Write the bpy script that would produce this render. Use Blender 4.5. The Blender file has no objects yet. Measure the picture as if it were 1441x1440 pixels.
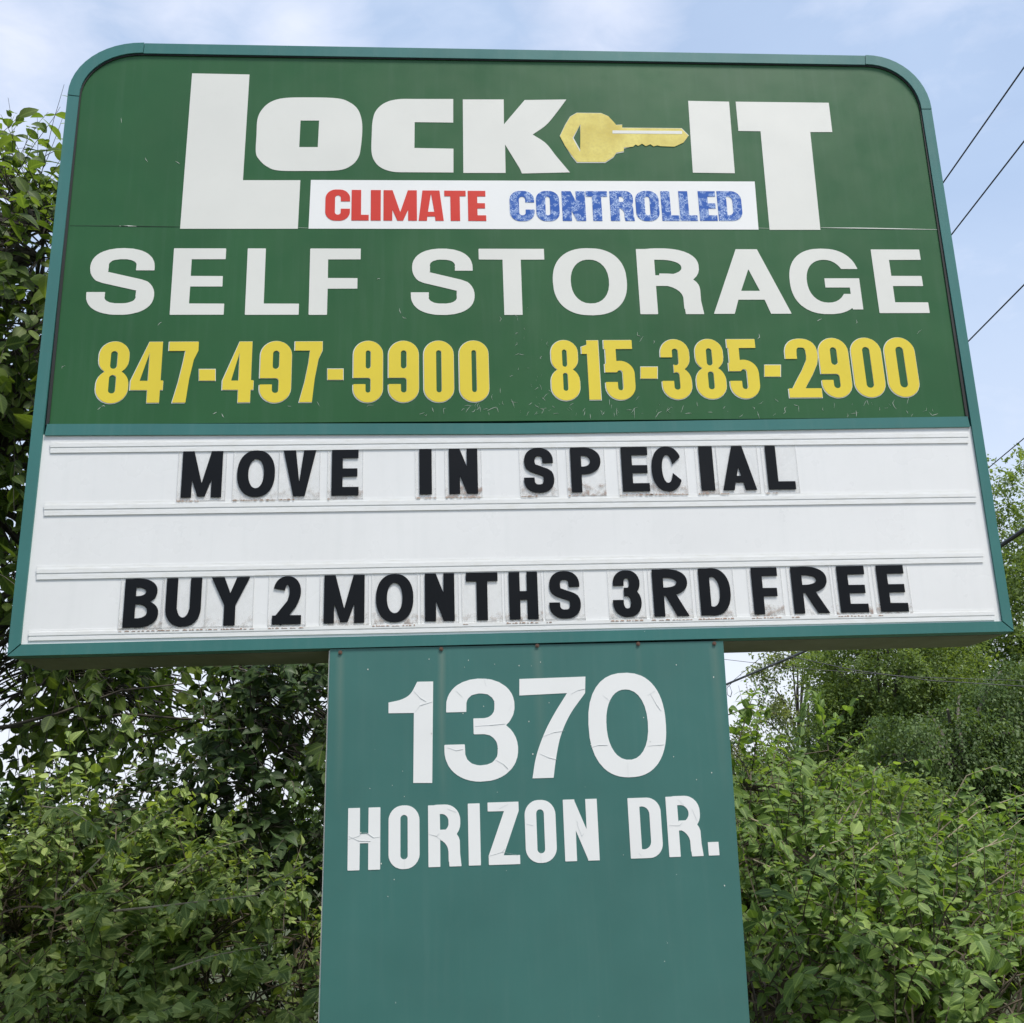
import bpy, math, random
import numpy as np
from mathutils import Vector, Matrix
from mathutils.geometry import tessellate_polygon

scn = bpy.context.scene
C = scn.collection
R = math.radians

# ------------------------------------------------------------------ camera
F_PX = 1502.4                       # focal length for a picture 1441 px wide
CAM = np.array([-0.2292, -3.039, 1.6])
YAW, PITCH, ROLL = 0.0653, 0.2887, -0.0319
SZ = 2.1042                         # height of the sign cabinet's bottom edge
_f = np.array([math.sin(YAW)*math.cos(PITCH), math.cos(YAW)*math.cos(PITCH), math.sin(PITCH)])
_r = np.array([math.cos(YAW), -math.sin(YAW), 0.0])
_u = np.cross(_r, _f)
RIGHT = math.cos(ROLL)*_r + math.sin(ROLL)*_u
UP = -math.sin(ROLL)*_r + math.cos(ROLL)*_u
FWD = _f
cd = bpy.data.cameras.new('camera')
cam = bpy.data.objects.new('camera', cd); C.objects.link(cam)
cam.matrix_world = Matrix(((RIGHT[0], UP[0], -FWD[0], CAM[0]), (RIGHT[1], UP[1], -FWD[1], CAM[1]),
                           (RIGHT[2], UP[2], -FWD[2], CAM[2]), (0, 0, 0, 1)))
cd.sensor_fit = 'HORIZONTAL'; cd.sensor_width = 36; cd.lens = 36*F_PX/1441
cd.clip_end = 3000; cd.clip_start = 0.05
scn.camera = cam

# ------------------------------------------------------------------ sky and sun
SUN_EL, SUN_AZ = R(64), R(139)      # azimuth: clockwise from +Y (towards which the camera looks)
w = bpy.data.worlds.new('World'); scn.world = w; w.use_nodes = True
nt = w.node_tree; nt.nodes.clear()
def N(t, **kw):
    n = nt.nodes.new(t)
    for k, v in kw.items(): setattr(n, k, v)
    return n
out = N('ShaderNodeOutputWorld'); bg = N('ShaderNodeBackground'); bg.inputs['Strength'].default_value = 0.122
sky = N('ShaderNodeTexSky', sky_type='NISHITA'); sky.sun_disc = False
sky.sun_elevation = SUN_EL; sky.sun_rotation = SUN_AZ
sky.air_density = 1.0; sky.dust_density = 2.2; sky.ozone_density = 2.2
tc = N('ShaderNodeTexCoord')
mp = N('ShaderNodeMapping'); mp.inputs['Scale'].default_value = (1.0, 1.0, 2.2)
no = N('ShaderNodeTexNoise'); no.inputs['Scale'].default_value = 4.2; no.inputs['Detail'].default_value = 7
no.inputs['Roughness'].default_value = .55; no.inputs['Distortion'].default_value = .35
def ramp_w(sock, stops):
    n = N('ShaderNodeValToRGB'); e = n.color_ramp.elements; nt.links.new(sock, n.inputs[0])
    while len(e) < len(stops): e.new(.5)
    for q, (p, v) in zip(e, stops): q.position = p; q.color = (v, v, v, 1)
    return n.outputs[0]
def mathn(op, a, b):
    n = N('ShaderNodeMath', operation=op)
    for k, v in ((0, a), (1, b)):
        if isinstance(v, (int, float)): n.inputs[k].default_value = v
        else: nt.links.new(v, n.inputs[k])
    return n.outputs[0]
def mixw(fac, a, col):
    n = N('ShaderNodeMix', data_type='RGBA'); nt.links.new(a, n.inputs[6]); n.inputs[7].default_value = (*col, 1)
    if isinstance(fac, (int, float)): n.inputs[0].default_value = fac
    else: nt.links.new(fac, n.inputs[0])
    return n.outputs[2]
L = nt.links.new
L(tc.outputs['Generated'], mp.inputs[0]); L(mp.outputs[0], no.inputs['Vector'])
veil = ramp_w(no.outputs['Fac'], [(.35, .55), (.7, .68)])
col = mixw(veil, sky.outputs[0], (3.35, 4.15, 5.4))                # thin high veil over the whole sky
cloud = None
for px, py, rad in ((20, 60, .09), (-40, 210, .10), (415, 35, .085), (300, -90, .12), (850, -10, .09), (1250, -160, .12)):   # soft cumulus scraps near the top of the view
    d = FWD+RIGHT*((px-720.5)/F_PX)+UP*((720-py)/F_PX); d = d/np.linalg.norm(d)
    n = N('ShaderNodeVectorMath', operation='DISTANCE'); L(tc.outputs['Generated'], n.inputs[0]); n.inputs[1].default_value = tuple(d)
    b = ramp_w(mathn('DIVIDE', n.outputs['Value'], rad), [(0, 1), (1, 0)])
    cloud = b if cloud is None else mathn('MAXIMUM', cloud, b)
no2 = N('ShaderNodeTexNoise'); no2.inputs['Scale'].default_value = 13; no2.inputs['Detail'].default_value = 8; no2.inputs['Roughness'].default_value = .58; no2.inputs['Distortion'].default_value = .4
L(mp.outputs[0], no2.inputs['Vector'])
far_c = ramp_w(no.outputs['Fac'], [(.60, 0), (.85, .45)])
cl = ramp_w(mathn('ADD', mathn('MULTIPLY', cloud, .62), mathn('MULTIPLY', no2.outputs['Fac'], .75)), [(.40, 0), (.95, .80)])
col = mixw(mathn('MAXIMUM', cl, far_c), col, (4.55, 4.8, 5.6))
sx = N('ShaderNodeSeparateXYZ'); L(tc.outputs['Generated'], sx.inputs[0])
col = mixw(ramp_w(sx.outputs[2], [(.10, .85), (.24, .45), (.5, 0)]), col, (4.9, 5.1, 5.6))   # haze towards the horizon
L(col, bg.inputs['Color']); L(bg.outputs[0], out.inputs[0])

sd = bpy.data.lights.new('sun', 'SUN'); sd.energy = 3.0; sd.angle = R(12); sd.color = (1, .96, .9)
sun = bpy.data.objects.new('sun', sd); C.objects.link(sun)
sv_ = Vector((math.sin(SUN_AZ)*math.cos(SUN_EL), math.cos(SUN_AZ)*math.cos(SUN_EL), math.sin(SUN_EL)))
sun.rotation_euler = sv_.to_track_quat('Z', 'Y').to_euler()
sun.location = (0, 0, 20)
vs = scn.view_settings
vs.view_transform = 'Standard'; vs.look = 'None'; vs.gamma = 1; vs.use_curve_mapping = False; vs.exposure = 0.70

# ------------------------------------------------------------------ helpers
def at(px, py, Y):
    """point of the vertical plane y=Y that photo pixel (px,py) shows"""
    d = FWD + RIGHT*((px-720.5)/F_PX) + UP*((720-py)/F_PX)
    return CAM + d*((Y-CAM[1])/d[1])
def proj(P):
    q = np.asarray(P) - CAM
    z = q@FWD
    return 720.5+F_PX*(q@RIGHT)/z, 720-F_PX*(q@UP)/z, z
def tag(o, label=None, cat=None, group=None, kind=None):
    if label: o['label'] = label
    if cat: o['category'] = cat
    if group: o['group'] = group
    if kind: o['kind'] = kind
    return o
def empty(name, loc=(0, 0, 0)):
    o = bpy.data.objects.new(name, None); C.objects.link(o); o.location = loc
    o.empty_display_size = .1
    return o
def link(name, me, parent=None, mat=None):
    if mat is not None:
        me.materials.clear(); me.materials.append(mat)
    o = bpy.data.objects.new(name, me); C.objects.link(o)
    if parent is not None:
        o.parent = parent
        b = parent; off = Vector((0, 0, 0))
        while b is not None: off += b.location; b = b.parent
        o.location = -off                     # geometry is in world coordinates
    return o
def mesh(name, V, Fc):
    me = bpy.data.meshes.new(name); me.from_pydata([tuple(map(float, v)) for v in V], [], Fc); me.validate(); me.update()
    return me
def obj(name, V, Fc, mat, parent=None): return link(name, mesh(name, V, Fc), parent, mat)
class MB:
    def __init__(s): s.V = []; s.F = []
    def add(s, V, Fc):
        n = len(s.V); s.V += [tuple(map(float, v)) for v in V]; s.F += [tuple(i+n for i in f) for f in Fc]; return s
    def box(s, x0, x1, y0, y1, z0, z1):
        return s.add([(x0,y0,z0),(x1,y0,z0),(x1,y1,z0),(x0,y1,z0),(x0,y0,z1),(x1,y0,z1),(x1,y1,z1),(x0,y1,z1)],
                     [(0,3,2,1),(4,5,6,7),(0,1,5,4),(1,2,6,5),(2,3,7,6),(3,0,4,7)])
    def prism(s, pts, y0, y1, holes=()):
        """outline in x,z given thickness from y0 (front) to y1 (back)"""
        loops = [list(pts)] + [list(h) for h in holes]
        flat = [p for l in loops for p in l]
        tris = tessellate_polygon([[Vector((p[0], p[1], 0)) for p in l] for l in loops])
        n = len(flat); V = [(p[0], y0, p[1]) for p in flat]+[(p[0], y1, p[1]) for p in flat]
        Fc = []
        for t in tris:
            a, b, c = (flat[i] for i in t)
            cr_ = (b[0]-a[0])*(c[1]-a[1])-(b[1]-a[1])*(c[0]-a[0])
            if abs(cr_) < 1e-12: continue
            t = tuple(t) if cr_ > 0 else tuple(t)[::-1]
            Fc.append(t); Fc.append(tuple(i+n for i in t[::-1]))
        k = 0
        for li, l in enumerate(loops):
            m = len(l)
            ar = sum(l[i][0]*l[(i+1) % m][1]-l[(i+1) % m][0]*l[i][1] for i in range(m))
            for i in range(m):
                a, b = k+i, k+(i+1) % m
                f = (a, a+n, b+n, b)
                if (ar > 0) == (li > 0): f = f[::-1]
                Fc.append(f)
            k += m
        return s.add(V, Fc)
    def tube(s, P, r, seg=6):
        P = np.asarray(P, float); m = len(P); r = np.broadcast_to(np.asarray(r, float), (m,))
        T = np.gradient(P, axis=0); T /= np.linalg.norm(T, axis=1)[:, None]+1e-12
        ref = np.array([0, 0, 1.]) if abs(T[0][2]) < .9 else np.array([1., 0, 0])
        V = []; Fc = []
        for i in range(m):
            a = np.cross(T[i], ref); a /= np.linalg.norm(a)+1e-12; b = np.cross(T[i], a)
            for k in range(seg):
                t = 2*math.pi*k/seg; V.append(P[i]+r[i]*(math.cos(t)*a+math.sin(t)*b))
        for i in range(m-1):
            for k in range(seg):
                k2 = (k+1) % seg
                Fc.append((i*seg+k, i*seg+k2, (i+1)*seg+k2, (i+1)*seg+k))
        Fc.append(tuple(range(seg))[::-1]); Fc.append(tuple((m-1)*seg+k for k in range(seg)))
        return s.add(V, Fc)
    def build(s, name, mat, parent=None): return obj(name, s.V, s.F, mat, parent)

# ------------------------------------------------------------------ materials
class Mat:
    def __init__(s, name):
        s.m = bpy.data.materials.new(name); s.m.use_nodes = True
        s.t = s.m.node_tree; s.p = s.t.nodes['Principled BSDF']; s.o = s.t.nodes['Material Output']
        s._tc = None
    def n(s, t, ins=None, **kw):
        n = s.t.nodes.new(t)
        for k, v in kw.items(): setattr(n, k, v)
        for k, v in (ins or {}).items():
            if hasattr(v, 'is_output') or isinstance(v, bpy.types.NodeSocket): s.t.links.new(v, n.inputs[k])
            else: n.inputs[k].default_value = v
        return n
    def l(s, a, b): s.t.links.new(a, b)
    def pos(s, scale=(1, 1, 1), loc=(0, 0, 0)):
        g = s.n('ShaderNodeNewGeometry')
        return s.n('ShaderNodeMapping', {0: g.outputs['Position'], 'Scale': scale, 'Location': loc}).outputs[0]
    def noise(s, vec, scale, detail=4, rough=.55, dist=0):
        return s.n('ShaderNodeTexNoise', {'Vector': vec, 'Scale': scale, 'Detail': detail, 'Roughness': rough, 'Distortion': dist}).outputs['Fac']
    def ramp(s, fac, stops):
        r = s.n('ShaderNodeValToRGB', {0: fac}); e = r.color_ramp.elements
        while len(e) < len(stops): e.new(.5)
        for q, (p, c) in zip(e, stops):
            q.position = p; q.color = c if hasattr(c, '__len__') and len(c) == 4 else (tuple(c)+(1,) if hasattr(c, '__len__') else (c, c, c, 1))
        return r.outputs[0]
    def mix(s, fac, a, b, mode='MIX'):
        n = s.n('ShaderNodeMix', data_type='RGBA', blend_type=mode)
        for sock, v in ((n.inputs[0], fac), (n.inputs[6], a), (n.inputs[7], b)):
            if isinstance(v, bpy.types.NodeSocket): s.l(v, sock)
            elif hasattr(v, '__len__'): sock.default_value = tuple(v)+(1,) if len(v) == 3 else v
            else: sock.default_value = v
        return n.outputs[2]
    def bump(s, h, strength=.2, dist=.002):
        b = s.n('ShaderNodeBump', {'Height': h, 'Strength': strength, 'Distance': dist}); s.l(b.outputs[0], s.p.inputs['Normal'])
    def base(s, v):
        if isinstance(v, bpy.types.NodeSocket): s.l(v, s.p.inputs['Base Color'])
        else: s.p.inputs['Base Color'].default_value = tuple(v)+(1,)
    def rough(s, v):
        if isinstance(v, bpy.types.NodeSocket): s.l(v, s.p.inputs['Roughness'])
        else: s.p.inputs['Roughness'].default_value = v

def paint(name, col, rough=.4, var=.12, streak=0, spec=.5, grime=.0, peel=0, runs=()):
    m = Mat(name)
    a = m.noise(m.pos(), 3.0, 5)
    b = m.noise(m.pos((14, 14, .9)), 3.0, 4)
    dark = tuple(c*(1-var) for c in col); lite = tuple(min(1, c*(1+var)+.01*var) for c in col)
    c = m.mix(m.ramp(a, [(.3, 0), (.7, 1)]), dark, lite)
    if streak:
        c = m.mix(m.n('ShaderNodeMath', {0: m.ramp(b, [(.5, 0), (.75, 1)]), 1: streak}, operation='MULTIPLY').outputs[0], c, (.30, .36, .34))
    if grime:
        g = m.noise(m.pos((5, 5, 5)), 9, 8, .7)
        c = m.mix(m.n('ShaderNodeMath', {0: m.ramp(g, [(.55, 0), (.8, 1)]), 1: grime}, operation='MULTIPLY').outputs[0], c, (.16, .13, .09))
    if peel:
        g = m.noise(m.pos(), 42, 3, .6)
        c = m.mix(m.ramp(g, [(.765-peel*.01, 0), (.775-peel*.01, 1)]), c, (.55, .6, .56))
    if runs:                                  # rain runs below the screws
        g_ = m.n('ShaderNodeNewGeometry'); sp_ = m.n('ShaderNodeSeparateXYZ', {0: g_.outputs['Position']})
        wob = m.n('ShaderNodeMath', {0: m.noise(m.pos(), 4, 3), 1: .012}, operation='MULTIPLY').outputs[0]
        for x_, z_, w_, a_, col_ in runs:
            dx = m.n('ShaderNodeMath', {0: m.n('ShaderNodeMath', {0: m.n('ShaderNodeMath', {0: sp_.outputs[0], 1: wob}, operation='ADD').outputs[0], 1: x_+.006}, operation='SUBTRACT').outputs[0]}, operation='ABSOLUTE').outputs[0]
            fx = m.ramp(m.n('ShaderNodeMath', {0: dx, 1: w_}, operation='DIVIDE').outputs[0], [(0, 1), (1, 0)])
            dz = m.n('ShaderNodeMath', {0: z_, 1: sp_.outputs[2]}, operation='SUBTRACT').outputs[0]
            fz = m.ramp(m.n('ShaderNodeMath', {0: dz, 1: .5}, operation='DIVIDE').outputs[0], [(0, 0), (.03, a_), (.9, 0)])
            c = m.mix(m.n('ShaderNodeMath', {0: fx, 1: fz}, operation='MULTIPLY').outputs[0], c, col_)
    m.base(c); m.rough(m.ramp(m.noise(m.pos(), 8, 4), [(.3, max(.02, rough-.06)), (.7, rough+.06)]))
    m.p.inputs['Specular IOR Level'].default_value = spec
    m.bump(m.noise(m.pos(), 30, 3), .05, .001)
    return m.m
M = {}
M['frame'] = paint('teal_paint', (.046, .165, .152), .42, .08, .05, .32, .10, 1)
M['cover'] = paint('teal_cover_paint', (.047, .150, .132), .42, .07, .03, .45, .05, 1, [(float(at(px, 915, .004)[0]), float(at(px, py, .004)[2]), w_, a_, (.21, .25, .20)) for px, py, w_, a_ in ((479, 919, .016, .30), (621, 914, .014, .42), (756, 909, .020, .22), (898, 906, .012, .10), (1005, 906, .018, .25))])
M['green'] = paint('green_vinyl', (.021, .098, .030), .42, .08, .03, .30, 0)
M['white_panel'] = paint('white_acrylic', (.765, .765, .755), .30, .03, .05, .5, .04)
M['vinyl'] = paint('white_vinyl', (.70, .695, .645), .40, .03, 0, .45, .03)
M['vinyl_bright'] = paint('white_vinyl_bright', (.79, .79, .775), .42, .03, 0, .4, .02)
M['yellow'] = paint('yellow_vinyl', (.71, .56, .040), .42, .05, 0, .4, .05)
M['edge'] = paint('faded_vinyl_edge', (.62, .63, .58), .5, .06)
M['red'] = paint('red_print', (.60, .045, .030), .45, .06, 0, .25)
M['black'] = paint('black_acrylic', (.007, .008, .010), .40, .1, 0, .15)
M['dark'] = paint('dark_strip', (.012, .014, .013), .7, .1)
M['metal'] = paint('bare_cabinet_metal', (.16, .155, .115), .6, .2, .1, .4, .6)
M['screw'] = paint('rusty_screw', (.10, .05, .03), .6, .3)
M['wire'] = paint('black_cable', (.02, .02, .024), .5, .1)
M['wire_grey'] = paint('grey_cable', (.028, .028, .032), .45, .1)

def m_blue():
    m = Mat('blue_crackle_print')
    p = m.pos((1, 1, 1))
    warp = m.n('ShaderNodeTexNoise', {'Vector': p, 'Scale': 160.0, 'Detail': 2.0})
    v2 = m.mix(.018, p, warp.outputs['Color'], 'ADD')
    v = m.n('ShaderNodeTexVoronoi', {'Vector': v2, 'Scale': 140.0}, feature='DISTANCE_TO_EDGE')
    c = m.ramp(v.outputs['Distance'], [(.0, (.62, .72, .86)), (.05, (.40, .54, .80)), (.09, (.022, .10, .40))])
    gate = m.ramp(m.noise(p, 45, 2), [(.44, 0), (.52, 1)])
    m.base(m.mix(gate, (.022, .10, .40), c)); m.rough(.5); m.p.inputs['Specular IOR Level'].default_value = .2; return m.m
M['blue'] = m_blue()
def m_key():
    m = Mat('yellow_key_print')
    a = m.noise(m.pos(), 9, 4); b = m.noise(m.pos(), 120, 3)
    c = m.mix(m.ramp(a, [(.35, 0), (.65, 1)]), (.58, .46, .075), (.76, .66, .17))
    c = m.mix(m.ramp(b, [(.45, 0), (.8, .5)]), c, (.50, .40, .10))
    m.base(c); m.rough(.38); return m.m
M['key'] = m_key()
def m_rail():
    m = Mat('aged_clear_track')
    a = m.noise(m.pos((2, 1, 14)), 9, 7, .7)
    b = m.noise(m.pos((1.2, 1, 30)), 5, 6, .7)
    c = m.mix(m.ramp(a, [(.45, 0), (.75, 1)]), (.76, .765, .755), (.66, .655, .61))
    c = m.mix(m.ramp(b, [(.64, 0), (.76, .55)]), c, (.26, .21, .17))
    m.base(c); m.rough(.35); return m.m
M['rail'] = m_rail()
def m_tile():
    m = Mat('clear_letter_plate')
    uv = m.n('ShaderNodeUVMap').outputs[0]
    sep = m.n('ShaderNodeSeparateXYZ', {0: uv})
    nz = m.noise(m.pos(), 28, 6, .7)
    h = m.n('ShaderNodeMath', {0: sep.outputs[1], 1: m.n('ShaderNodeMath', {0: nz, 1: .34}, operation='MULTIPLY').outputs[0]}, operation='SUBTRACT').outputs[0]
    each = m.ramp(m.n('ShaderNodeObjectInfo').outputs['Random'], [(0, .15), (.6, .8), (1, 1)])
    fine = m.ramp(m.noise(m.pos(), 55, 6, .65), [(.42, 0), (.66, 1)])
    rr = m.n('ShaderNodeMath', {0: m.n('ShaderNodeMath', {0: m.ramp(h, [(0, .8), (.09, 0)]), 1: fine}, operation='MULTIPLY').outputs[0], 1: each}, operation='MULTIPLY').outputs[0]
    base = m.ramp(nz, [(.3, .02), (.7, .09)])
    fac = m.n('ShaderNodeMath', {0: rr, 1: base}, operation='MAXIMUM').outputs[0]
    eu = m.n('ShaderNodeMath', {0: m.n('ShaderNodeMath', {0: sep.outputs[0], 1: .5}, operation='SUBTRACT').outputs[0]}, operation='ABSOLUTE').outputs[0]
    ev = m.n('ShaderNodeMath', {0: m.n('ShaderNodeMath', {0: sep.outputs[1], 1: .5}, operation='SUBTRACT').outputs[0]}, operation='ABSOLUTE').outputs[0]
    ed = m.n('ShaderNodeMath', {0: m.ramp(eu, [(.480, 0), (.49, .32)]), 1: m.ramp(ev, [(.484, 0), (.492, .22)])}, operation='MAXIMUM').outputs[0]
    fac = m.n('ShaderNodeMath', {0: fac, 1: ed}, operation='MAXIMUM').outputs[0]
    m.base(m.mix(rr, m.mix(ed, (.72, .72, .70), (.56, .57, .56)), (.30, .17, .11))); m.rough(.2)
    tr = m.n('ShaderNodeBsdfTransparent')
    ms = m.n('ShaderNodeMixShader'); m.l(fac, ms.inputs[0]); m.l(tr.outputs[0], ms.inputs[1]); m.l(m.p.outputs[0], ms.inputs[2])
    m.l(ms.outputs[0], m.o.inputs[0]); return m.m
M['tile'] = m_tile()
M['rust'] = paint('rust_dirt', (.40, .28, .22), .8, .4, 0, .2, .5)

def leaf_mat(name, dark, mid, lite, trans=.35, rough=.42, obj_rand=False, vein=True):
    m = Mat(name)
    if obj_rand: rnd = m.n('ShaderNodeObjectInfo').outputs['Random']
    else: rnd = m.n('ShaderNodeAttribute', attribute_name='rnd').outputs['Fac']
    c = m.ramp(rnd, [(0, dark), (.5, mid), (.93, lite), (1.0, tuple(min(1, a*1.35) for a in lite))])
    big = m.noise(m.pos(), 1.7, 3)
    c = m.mix(m.ramp(big, [(.35, 0), (.65, .45)]), c, dark)
    if vein:
        uv = m.n('ShaderNodeUVMap').outputs[0]; s = m.n('ShaderNodeSeparateXYZ', {0: uv})
        ax = m.n('ShaderNodeMath', {0: m.n('ShaderNodeMath', {0: s.outputs[0], 1: .5}, operation='SUBTRACT').outputs[0]}, operation='ABSOLUTE').outputs[0]
        mid_ = m.ramp(ax, [(.02, 1), (.05, 0)])
        k = m.n('ShaderNodeMath', {0: s.outputs[1], 1: ax}, operation='SUBTRACT').outputs[0]
        wv = m.n('ShaderNodeMath', {0: m.n('ShaderNodeMath', {0: k, 1: 44.0}, operation='MULTIPLY').outputs[0]}, operation='SINE').outputs[0]
        side = m.ramp(wv, [(.80, 0), (1.0, .6)])
        vv = m.n('ShaderNodeMath', {0: mid_, 1: side}, operation='MAXIMUM').outputs[0]
        c = m.mix(m.n('ShaderNodeMath', {0: vv, 1: .28}, operation='MULTIPLY').outputs[0], c, tuple(min(1, a*1.8+.01) for a in lite))
    bf = m.n('ShaderNodeNewGeometry').outputs['Backfacing']
    c = m.mix(m.n('ShaderNodeMath', {0: bf, 1: .45}, operation='MULTIPLY').outputs[0], c, tuple(a*1.25+.015 for a in mid))
    m.base(c); m.rough(rough); m.p.inputs['Specular IOR Level'].default_value = .3
    t = m.n('ShaderNodeBsdfTranslucent'); m.l(m.mix(1, c, (1.6, 1.55, .6), 'MULTIPLY'), t.inputs[0])
    ms = m.n('ShaderNodeMixShader', {0: trans}); m.l(m.p.outputs[0], ms.inputs[1]); m.l(t.outputs[0], ms.inputs[2])
    m.l(ms.outputs[0], m.o.inputs[0]); return m.m
def bark(name, a, b, sc=30):
    m = Mat(name); n = m.noise(m.pos((1, 1, .3)), sc, 6, .7)
    m.base(m.mix(m.ramp(n, [(.35, 0), (.65, 1)]), a, b)); m.rough(.85); m.bump(n, .5, .004); return m.m
def m_ground():
    m = Mat('grass_ground')
    a = m.noise(m.pos(), .35, 5); b = m.noise(m.pos(), 9, 8, .7)
    c = m.mix(m.ramp(a, [(.35, 0), (.65, 1)]), (.030, .050, .014), (.055, .070, .024))
    c = m.mix(m.ramp(b, [(.4, 0), (.75, .7)]), c, (.07, .065, .035)); m.base(c); m.rough(.95); m.bump(b, .8, .05); return m.m

# ------------------------------------------------------------------ glyph outlines
# every glyph is a signed distance field in a box 0..w by 0..1 and is traced to clean polygons
def g_box(X, Y, x0, x1, y0, y1, r=0):
    cx, cy, hx, hy = (x0+x1)/2, (y0+y1)/2, (x1-x0)/2, (y1-y0)/2
    r = min(r, hx, hy)
    dx = np.abs(X-cx)-hx+r; dy = np.abs(Y-cy)-hy+r
    return np.hypot(np.maximum(dx, 0), np.maximum(dy, 0))+np.minimum(np.maximum(dx, dy), 0)-r
def g_sup(X, Y, x0, x1, y0, y1, n=2.3):
    cx, cy, rx, ry = (x0+x1)/2, (y0+y1)/2, (x1-x0)/2, (y1-y0)/2
    return ((np.abs((X-cx)/rx)**n+np.abs((Y-cy)/ry)**n)**(1/n)-1)*min(rx, ry)
def g_poly(X, Y, P):
    P = np.asarray(P, float); d = np.full(X.shape, 1e9); ins = np.zeros(X.shape, bool); m = len(P)
    for i in range(m):
        a, b = P[i], P[(i+1) % m]; e = b-a
        if e@e < 1e-14: continue
        t = np.clip(((X-a[0])*e[0]+(Y-a[1])*e[1])/(e@e), 0, 1)
        d = np.minimum(d, np.hypot(X-a[0]-t*e[0], Y-a[1]-t*e[1]))
        c = ((a[1] > Y) != (b[1] > Y))
        if abs(e[1]) > 1e-12: ins ^= c & (X < a[0]+(Y-a[1])/e[1]*e[0])
    return np.where(ins, -d, d)
def U_(*a):
    r = a[0]
    for b in a[1:]: r = np.minimum(r, b)
    return r
def cut(a, *bs):
    for b in bs: a = np.maximum(a, -b)
    return a
def arc(cx, cy, rx, ry, a0, a1, n=14, e=1.0):
    r = []
    for i in range(n+1):
        t = R(a0+(a1-a0)*i/n); c, s = math.cos(t), math.sin(t)
        r.append((cx+rx*math.copysign(abs(c)**e, c), cy+ry*math.copysign(abs(s)**e, s)))
    return r
def ribbon(X, Y, path, sv, sh):
    P = [np.array(p, float) for p in path]
    Q = [P[0]]
    for p in P[1:]:
        if np.linalg.norm(p-Q[-1]) > 1e-4: Q.append(p)
    P = np.array(Q); T = np.gradient(P, axis=0); T /= np.linalg.norm(T, axis=1)[:, None]
    hw = .5*np.sqrt((sh*T[:, 0])**2+(sv*T[:, 1])**2)[:, None]; Nn = np.c_[-T[:, 1], T[:, 0]]
    d = None
    A, B = P+Nn*hw, P-Nn*hw
    for i in range(len(P)-1):
        q = g_poly(X, Y, [A[i], A[i+1], B[i+1], B[i]])
        d = q if d is None else np.minimum(d, q)
    return d
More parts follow.
